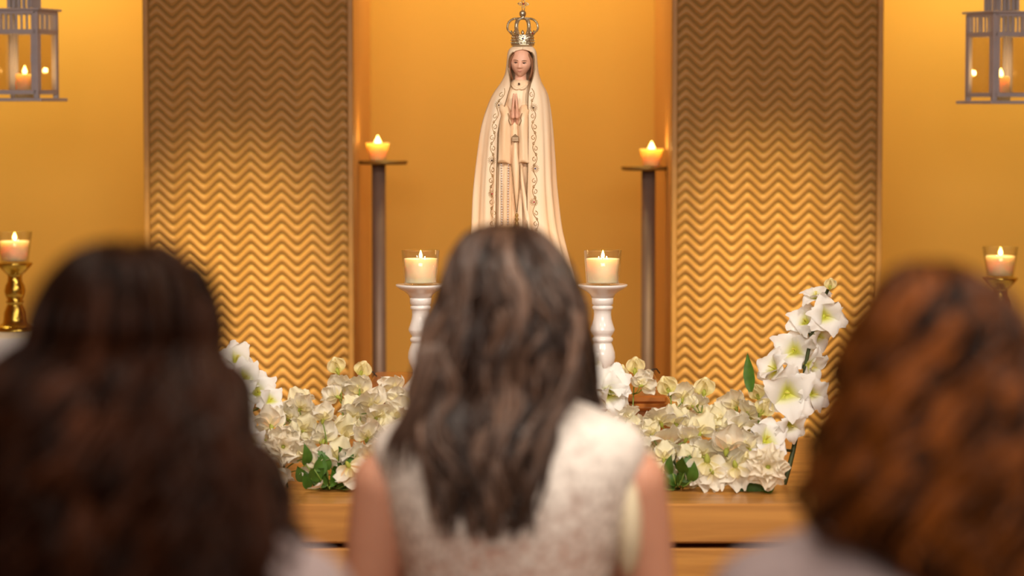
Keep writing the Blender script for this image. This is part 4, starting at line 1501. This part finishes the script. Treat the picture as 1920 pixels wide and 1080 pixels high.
def woman(loc, label, s, skin, top_m, sleeves, skirt_m):
    """kneeling, seen from behind, facing +Y; s scales the figure"""
    t = thing('person', loc, label, 'person', 'kneeling women')
    mb = MB()
    mb.loft(torso_rings(0, .42, 1.05))
    for sg in (-1, 1):
        sh, el, wr = (sg * .174, -.005, .872), (sg * .205, .03, .655), (sg * .045, .235, .80)
        mb.capsule((sg * .12, 0, .900), sh, .046, .048)
        mb.capsule(sh, (sg * .188, .012, .78), .048, .044)
        mb.capsule((sg * .188, .012, .78), el, .044, .037)
        mb.capsule(el, (sg * .125, .135, .73), .038, .036)
        mb.capsule((sg * .125, .135, .73), wr, .036, .025)
        # hand: palm, four fingers, thumb; pressed together in prayer
        px = sg * .018
        mb.capsule(wr, (sg * .024, .262, .845), .024, .021)
        mb.capsule((px, .250, .845), (px, .268, .905), .016, .016)
        mb.capsule((px, .282, .845), (px, .298, .900), .016, .015)
        for k in range(4):
            yb = .246 + k * .0185
            ln = (.058, .070, .074, .064)[k]
            a = (px, yb + .015, .905)
            b = (sg * .014, yb + .022 + .004 * k, .905 + ln * .5)
            c = (sg * .010, yb + .026 + .006 * k, .905 + ln)
            mb.capsule(a, b, .0085, .008, 10)
            mb.capsule(b, c, .008, .0065, 10)
        mb.capsule((sg * .020, .246, .850), (sg * .016, .228, .885), .011, .0095, 10)
        mb.capsule((sg * .016, .228, .885), (sg * .012, .224, .915), .0095, .008, 10)
        # legs
        hip, kn, an = (sg * .088, -.01, .47), (sg * .098, .05, .062), (sg * .085, -.345, .055)
        mb.capsule(hip, kn, .088, .060)
        mb.capsule(kn, (sg * .092, -.16, .070), .060, .062)
        mb.capsule((sg * .092, -.16, .070), an, .058, .036)
        mb.capsule(an, (sg * .08, -.47, .035), .034, .030)
        mb.capsule((sg * .08, -.47, .035), (sg * .078, -.52, .028), .032, .024)
    mb.capsule((0, .012, 1.0), (0, .024, 1.08), .050, .048)
    hd = MB()
    hd.loft(head_points(60, 48))
    hd.xform(Matrix.Translation((0, .032, 1.108)) @ Matrix.Rotation(R(-10), 4, 'X') @ Matrix.Rotation(PI, 4, 'Z') @ Matrix.Scale(.222, 4))
    mb.add(hd.v, hd.f)
    for sg in (-1, 1):
        mb.ball((sg * .074, .026, 1.10), (.010, .019, .030), 12, 10)
    body = mb.build('body', skin, t)
    remesh(body, .0052, 3)
    hm = Matrix.Translation((0, .032, 1.108)) @ Matrix.Rotation(R(-10), 4, 'X') @ Matrix.Rotation(PI, 4, 'Z') @ Matrix.Scale(.222, 4)
    for sg in (-1, 1):
        mb = MB()
        mb.ball((sg * .135, -.372, .02), (.05, .03, .024), 12, 8)
        mb.xform(hm).build('eye', M_pearl, t)
        mb = MB()
        mb.ball((sg * .135, -.398, .018), (.02, .01, .02), 10, 6)
        mb.xform(hm).build('iris', M_ink, t)
    mb = MB()
    mb.tube([(.08 * q, -.43 + .03 * q * q, -.262) for q in (-1, -.5, 0, .5, 1)], [.006, .02, .024, .02, .006], 8)
    mb.xform(hm).build('lips', M_lip, t)
    # top
    mb = MB()
    mb.loft(torso_rings(.014, .54, .992))
    if sleeves:
        for sg in (-1, 1):
            mb.capsule((sg * .11, 0, .925), (sg * .172, -.005, .905), .062, .062)
            mb.capsule((sg * .172, -.005, .905), (sg * .194, .012, .77), .062, .056)
    to = mb.build('top', top_m, t)
    if sleeves:
        remesh(to, .007, 5)
    # skirt
    rings = []
    for z, a, b, cy in ((.60, .150, .112, 0), (.54, .172, .135, -.005), (.45, .195, .158, -.02), (.30, .205, .185, -.06), (.15, .220, .235, -.10), (.05, .238, .285, -.13), (.006, .246, .30, -.14)):
        rings.append([((a + .008 * math.sin(11 * q) * (.6 - z)) * math.cos(q), cy + (b + .010 * math.sin(11 * q) * (.6 - z)) * math.sin(q), z) for q in [2 * PI * j / 66 for j in range(66)]])
    MB().loft(rings, True, False, False).build('skirt', skirt_m, t)
    return t


def env_pt(rings, phi, z, scale=1.0):
    """hair envelope: rows (z, cx, cy, halfwidth, depth, power); phi 0 = back, +-90 deg = sides"""
    cx, cy, w, d, p = spline_tab(rings, z)
    s, c = math.sin(phi), math.cos(phi)
    return Vector((cx + w * scale * s, cy - d * scale * math.copysign(abs(c) ** p, c), z))


def hair(parent, mname, tab, n, seed, phi_rng, r0, wave, curl, length=(0.75, 1.0), under=True, scale_rng=(.84, 1.03), zcurl=None, zend=None, sub=26, bias=0.0, bundle=9, jit=.035):
    """tab rows go from the lowest z up. Locks fall from the crown along the envelope."""
    r = random.Random(seed)
    ztop, zbot = tab[-1][0], tab[0][0]
    mb = MB()
    # arc-length-ish parameter: denser rows near the crown
    def zt(t):
        return ztop - (ztop - zbot) * (t ** 1.5 * .55 + t * .45 if t < 1 else 1)
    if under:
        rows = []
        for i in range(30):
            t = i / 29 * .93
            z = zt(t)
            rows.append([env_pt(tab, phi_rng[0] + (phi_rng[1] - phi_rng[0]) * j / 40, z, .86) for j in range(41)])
        mb.loft(rows, False, tint=[(.0, .0, .0)] * (30 * 41))  # inner shell tinted darkest: shade between the locks put into the colour
    for i in range(n):
        if i % bundle == 0:        # locks fall in bundles that share tone and wave
            B = dict(phi=r.uniform(*phi_rng), t0=max(0, r.random() ** 1.6 * .45 - .02), t1=r.uniform(*length), sc=r.uniform(*scale_rng),
                     sh=min(1, max(0, r.gauss(.36 + bias, .33))), ph=r.uniform(0, 2 * PI), ph2=r.uniform(0, 2 * PI), wl=r.uniform(.8, 1.25), dr=r.gauss(0, .10), amp=r.uniform(.6, 1.25))
        phi0 = B['phi'] + r.gauss(0, jit)
        t0 = max(0, B['t0'] + r.uniform(-.03, .03))
        t1 = min(1, B['t1'] + r.uniform(-.06, .04))
        if zend:
            z_e = zend(phi0, r)
            while zt(t1) < z_e and t1 > t0 + .1:
                t1 -= .02
        sc = B['sc'] + r.uniform(-.035, .035)
        sh = min(1, max(0, B['sh'] + r.gauss(0, .06)))
        ph = B['ph'] + r.gauss(0, .35)
        ph2 = B['ph2'] + r.gauss(0, .35)
        wl, dr, amp = B['wl'], B['dr'] + r.gauss(0, .02), B['amp'] * r.uniform(.85, 1.15)
        path, rad = [], []
        s_acc = 0.0
        last = None
        for k in range(sub + 1):
            u = k / sub
            t = t0 + (t1 - t0) * u
            z = zt(t)
            phi = phi0 + dr * u
            p = env_pt(tab, phi, z, sc * (1 - .05 * u * (i % 3 == 0)))
            if last is not None:
                s_acc += (p - last).length
            last = p.copy()
            rad_dir = Vector((math.sin(phi), -math.cos(phi), 0))
            tan = Vector((math.cos(phi), math.sin(phi), 0))
            cg = 1.0
            if zcurl is not None:
                cg = min(1, max(0, (zcurl - z) / .05))
            g = min(1, t / .25) * cg
            if wave:
                A, W = wave
                p = p + tan * (A * amp * g * math.sin(2 * PI * s_acc / (W * wl) + ph)) + rad_dir * (A * .5 * amp * g * math.sin(2 * PI * s_acc / (W * wl * .8) + ph2))
            if curl:
                A, W = curl
                an = 2 * PI * s_acc / (W * wl) + ph
                p = p + (tan * math.cos(an) + rad_dir * math.sin(an) * .8) * (A * amp * g) + Vector((0, 0, 1)) * (A * .5 * math.sin(an + 1) * g)
            path.append(p)
            rad.append(r0 * (.35 + .65 * math.sin(PI * min(1, .15 + u * .95)) ** .6) * (1 if u < .97 else .4))
        mb.tube(path, rad, 5, True, (sh, sh, sh))
    return mb.build('hair', mname, parent)


def px_rows(rows, Y0, loc):
    """rows (py, left px, right px, cy, depth, power) measured in the photograph -> envelope rows, lowest first"""
    out = []
    for py, l, rr, cy, d, p in rows:
        a, b = P(l, py, Y0), P(rr, py, Y0)
        out.append((a.z - loc[2], (a.x + b.x) / 2 - loc[0], cy, (b.x - a.x) / 2, d, p))
    return sorted(out)


# centre
c0 = Vector((P(955, 800, 3.9)[0], 3.90, 0))
w1 = woman(c0, 'kneeling woman with straight brown hair in a sleeveless white lace top', 1.0, M_skin, M_lace, False, M_skirt)
mb = MB()
mb.ball((.168, -.006, .825), (.021, .062, .088), 20, 14)
mb.build('armhole_lining', M_lining, w1)
rowsA = [(421, 935, 962, .03, .02, 1), (427, 905, 995, .03, .06, 1), (440, 876, 1017, .03, .085, .9), (460, 858, 1036, .03, .105, .9), (490, 844, 1056, .03, .125, .85), (530, 832, 1076, .03, .14, .8), (570, 818, 1091, .03, .145, .75), (610, 803, 1098, .025, .143, .7),
         (650, 792, 1101, .02, .138, .6), (690, 784, 1100, .015, .130, .5), (730, 777, 1085, .01, .124, .42), (770, 776, 1056, .005, .132, .32), (810, 784, 1042, 0, .140, .25), (860, 798, 1026, 0, .146, .22), (910, 808, 1018, 0, .148, .2), (960, 820, 1008, 0, .148, .2), (985, 826, 1002, 0, .147, .2)]
hair(w1, M_hairc, px_rows(rowsA, 3.9, c0), 1200, 3, (R(-112), R(75)), .0036, (.011, .15), None, (.80, 1.0))
rowsB = [(421, 935, 962, .03, .02, 1), (427, 905, 995, .03, .06, 1), (440, 876, 1017, .03, .085, .9), (460, 858, 1036, .03, .105, .9), (490, 844, 1056, .03, .125, .85), (530, 832, 1076, .03, .14, .8), (570, 818, 1091, .03, .145, .75), (610, 803, 1098, .03, .14, .7),
         (650, 792, 1102, .035, .12, .8), (690, 784, 1107, .045, .11, .9), (730, 777, 1117, .055, .10, 1), (770, 772, 1126, .075, .09, 1), (800, 772, 1132, .10, .085, 1), (850, 772, 1128, .12, .08, 1)]
hair(w1, M_hairc, px_rows(rowsB, 3.9, c0), 320, 4, (R(48), R(125)), .0040, (.008, .18), None, (.85, 1.0), scale_rng=(.90, 1.03)).name = 'front_hair'
# wisps that sweep out over the left shoulder
mb = MB()
wr = random.Random(9)
for i in range(42):
    a = P(wr.uniform(782, 830), wr.uniform(640, 700), 3.78) - c0
    m = P(wr.uniform(765, 800), wr.uniform(745, 775), 3.77) - c0
    e = P(wr.uniform(718, 775), wr.uniform(800, 862), 3.785) - c0
    e2 = e + Vector((wr.uniform(-.006, .004), 0, wr.uniform(-.03, -.01)))
    pts = []
    for k in range(15):
        u = k / 14
        q = (1 - u) ** 3 * a + 3 * u * (1 - u) ** 2 * m + 3 * u * u * (1 - u) * e + u ** 3 * e2
        pts.append(q)
    sh = min(1, max(0, wr.gauss(.45, .2)))
    mb.tube(pts, [.0030 * (1 - .75 * k / 14) for k in range(15)], 5, True, (sh, sh, sh))
mb.build('hair_wisps', M_hairc, w1)

# left: dark curls, crown gathered smooth
YL2 = 2.75
l0 = Vector((P(228, 800, YL2)[0], YL2, 0))
w2 = woman(l0, 'kneeling woman with very dark curly hair gathered at the crown', 1.0, M_skin, M_mauve, True, M_skirt)
rowsL = [(456, 215, 262, .03, .02, 1), (462, 172, 300, .03, .05, 1), (478, 130, 334, .03, .08, .9), (505, 98, 362, .03, .105, .9), (545, 72, 384, .03, .125, .85), (590, 54, 397, .03, .138, .8), (630, 46, 402, .03, .134, .75), (650, 34, 398, .03, .132, .7),
         (700, -8, 404, .02, .142, .6), (760, -36, 426, .01, .150, .5), (830, -60, 452, .0, .152, .45), (900, -80, 482, .0, .154, .4), (980, -92, 524, .0, .154, .4), (1060, -92, 540, .0, .154, .4), (1150, -80, 536, .0, .152, .4), (1200, -70, 505, 0, .150, .4)]
hair(w2, M_hairl, px_rows(rowsL, YL2, l0), 1150, 13, (R(-115), R(115)), .0044, None, (.018, .080), (.8, 1.0), zcurl=P(0, 628, YL2)[2], sub=56, bundle=11, jit=.022, scale_rng=(.74, 1.04))
# right: auburn curls
r0_ = Vector((P(1768, 800, YL2)[0], YL2, 0))
w3 = woman(r0_, 'kneeling woman with auburn curly hair and pale mauve top', 1.0, M_skin, M_mauve, True, M_skirt)
rowsR = [(495, 1735, 1780, .03, .02, 1), (503, 1706, 1812, .03, .05, 1), (522, 1682, 1842, .03, .08, .9), (552, 1662, 1868, .03, .10, .9), (595, 1640, 1890, .03, .122, .85), (640, 1622, 1908, .03, .132, .8), (700, 1602, 1928, .02, .140, .7),
         (760, 1584, 1945, .01, .145, .6), (830, 1562, 1962, .0, .150, .5), (900, 1536, 1980, .0, .152, .4), (960, 1510, 1990, .0, .154, .4), (1000, 1540, 1990, .0, .154, .4), (1035, 1640, 1990, .0, .154, .4), (1070, 1668, 1985, .0, .152, .4), (1150, 1675, 1975, .0, .150, .4), (1200, 1680, 1965, 0, .150, .4)]
hair(w3, M_hairr, px_rows(rowsR, YL2, r0_), 1150, 17, (R(-115), R(115)), .0044, None, (.019, .075), (.8, 1.0), sub=64, bias=.02, bundle=11, jit=.022, scale_rng=(.74, 1.04), zend=lambda f, r: P(0, r.uniform(935, 1000), YL2)[2] if f < -.62 else 0)
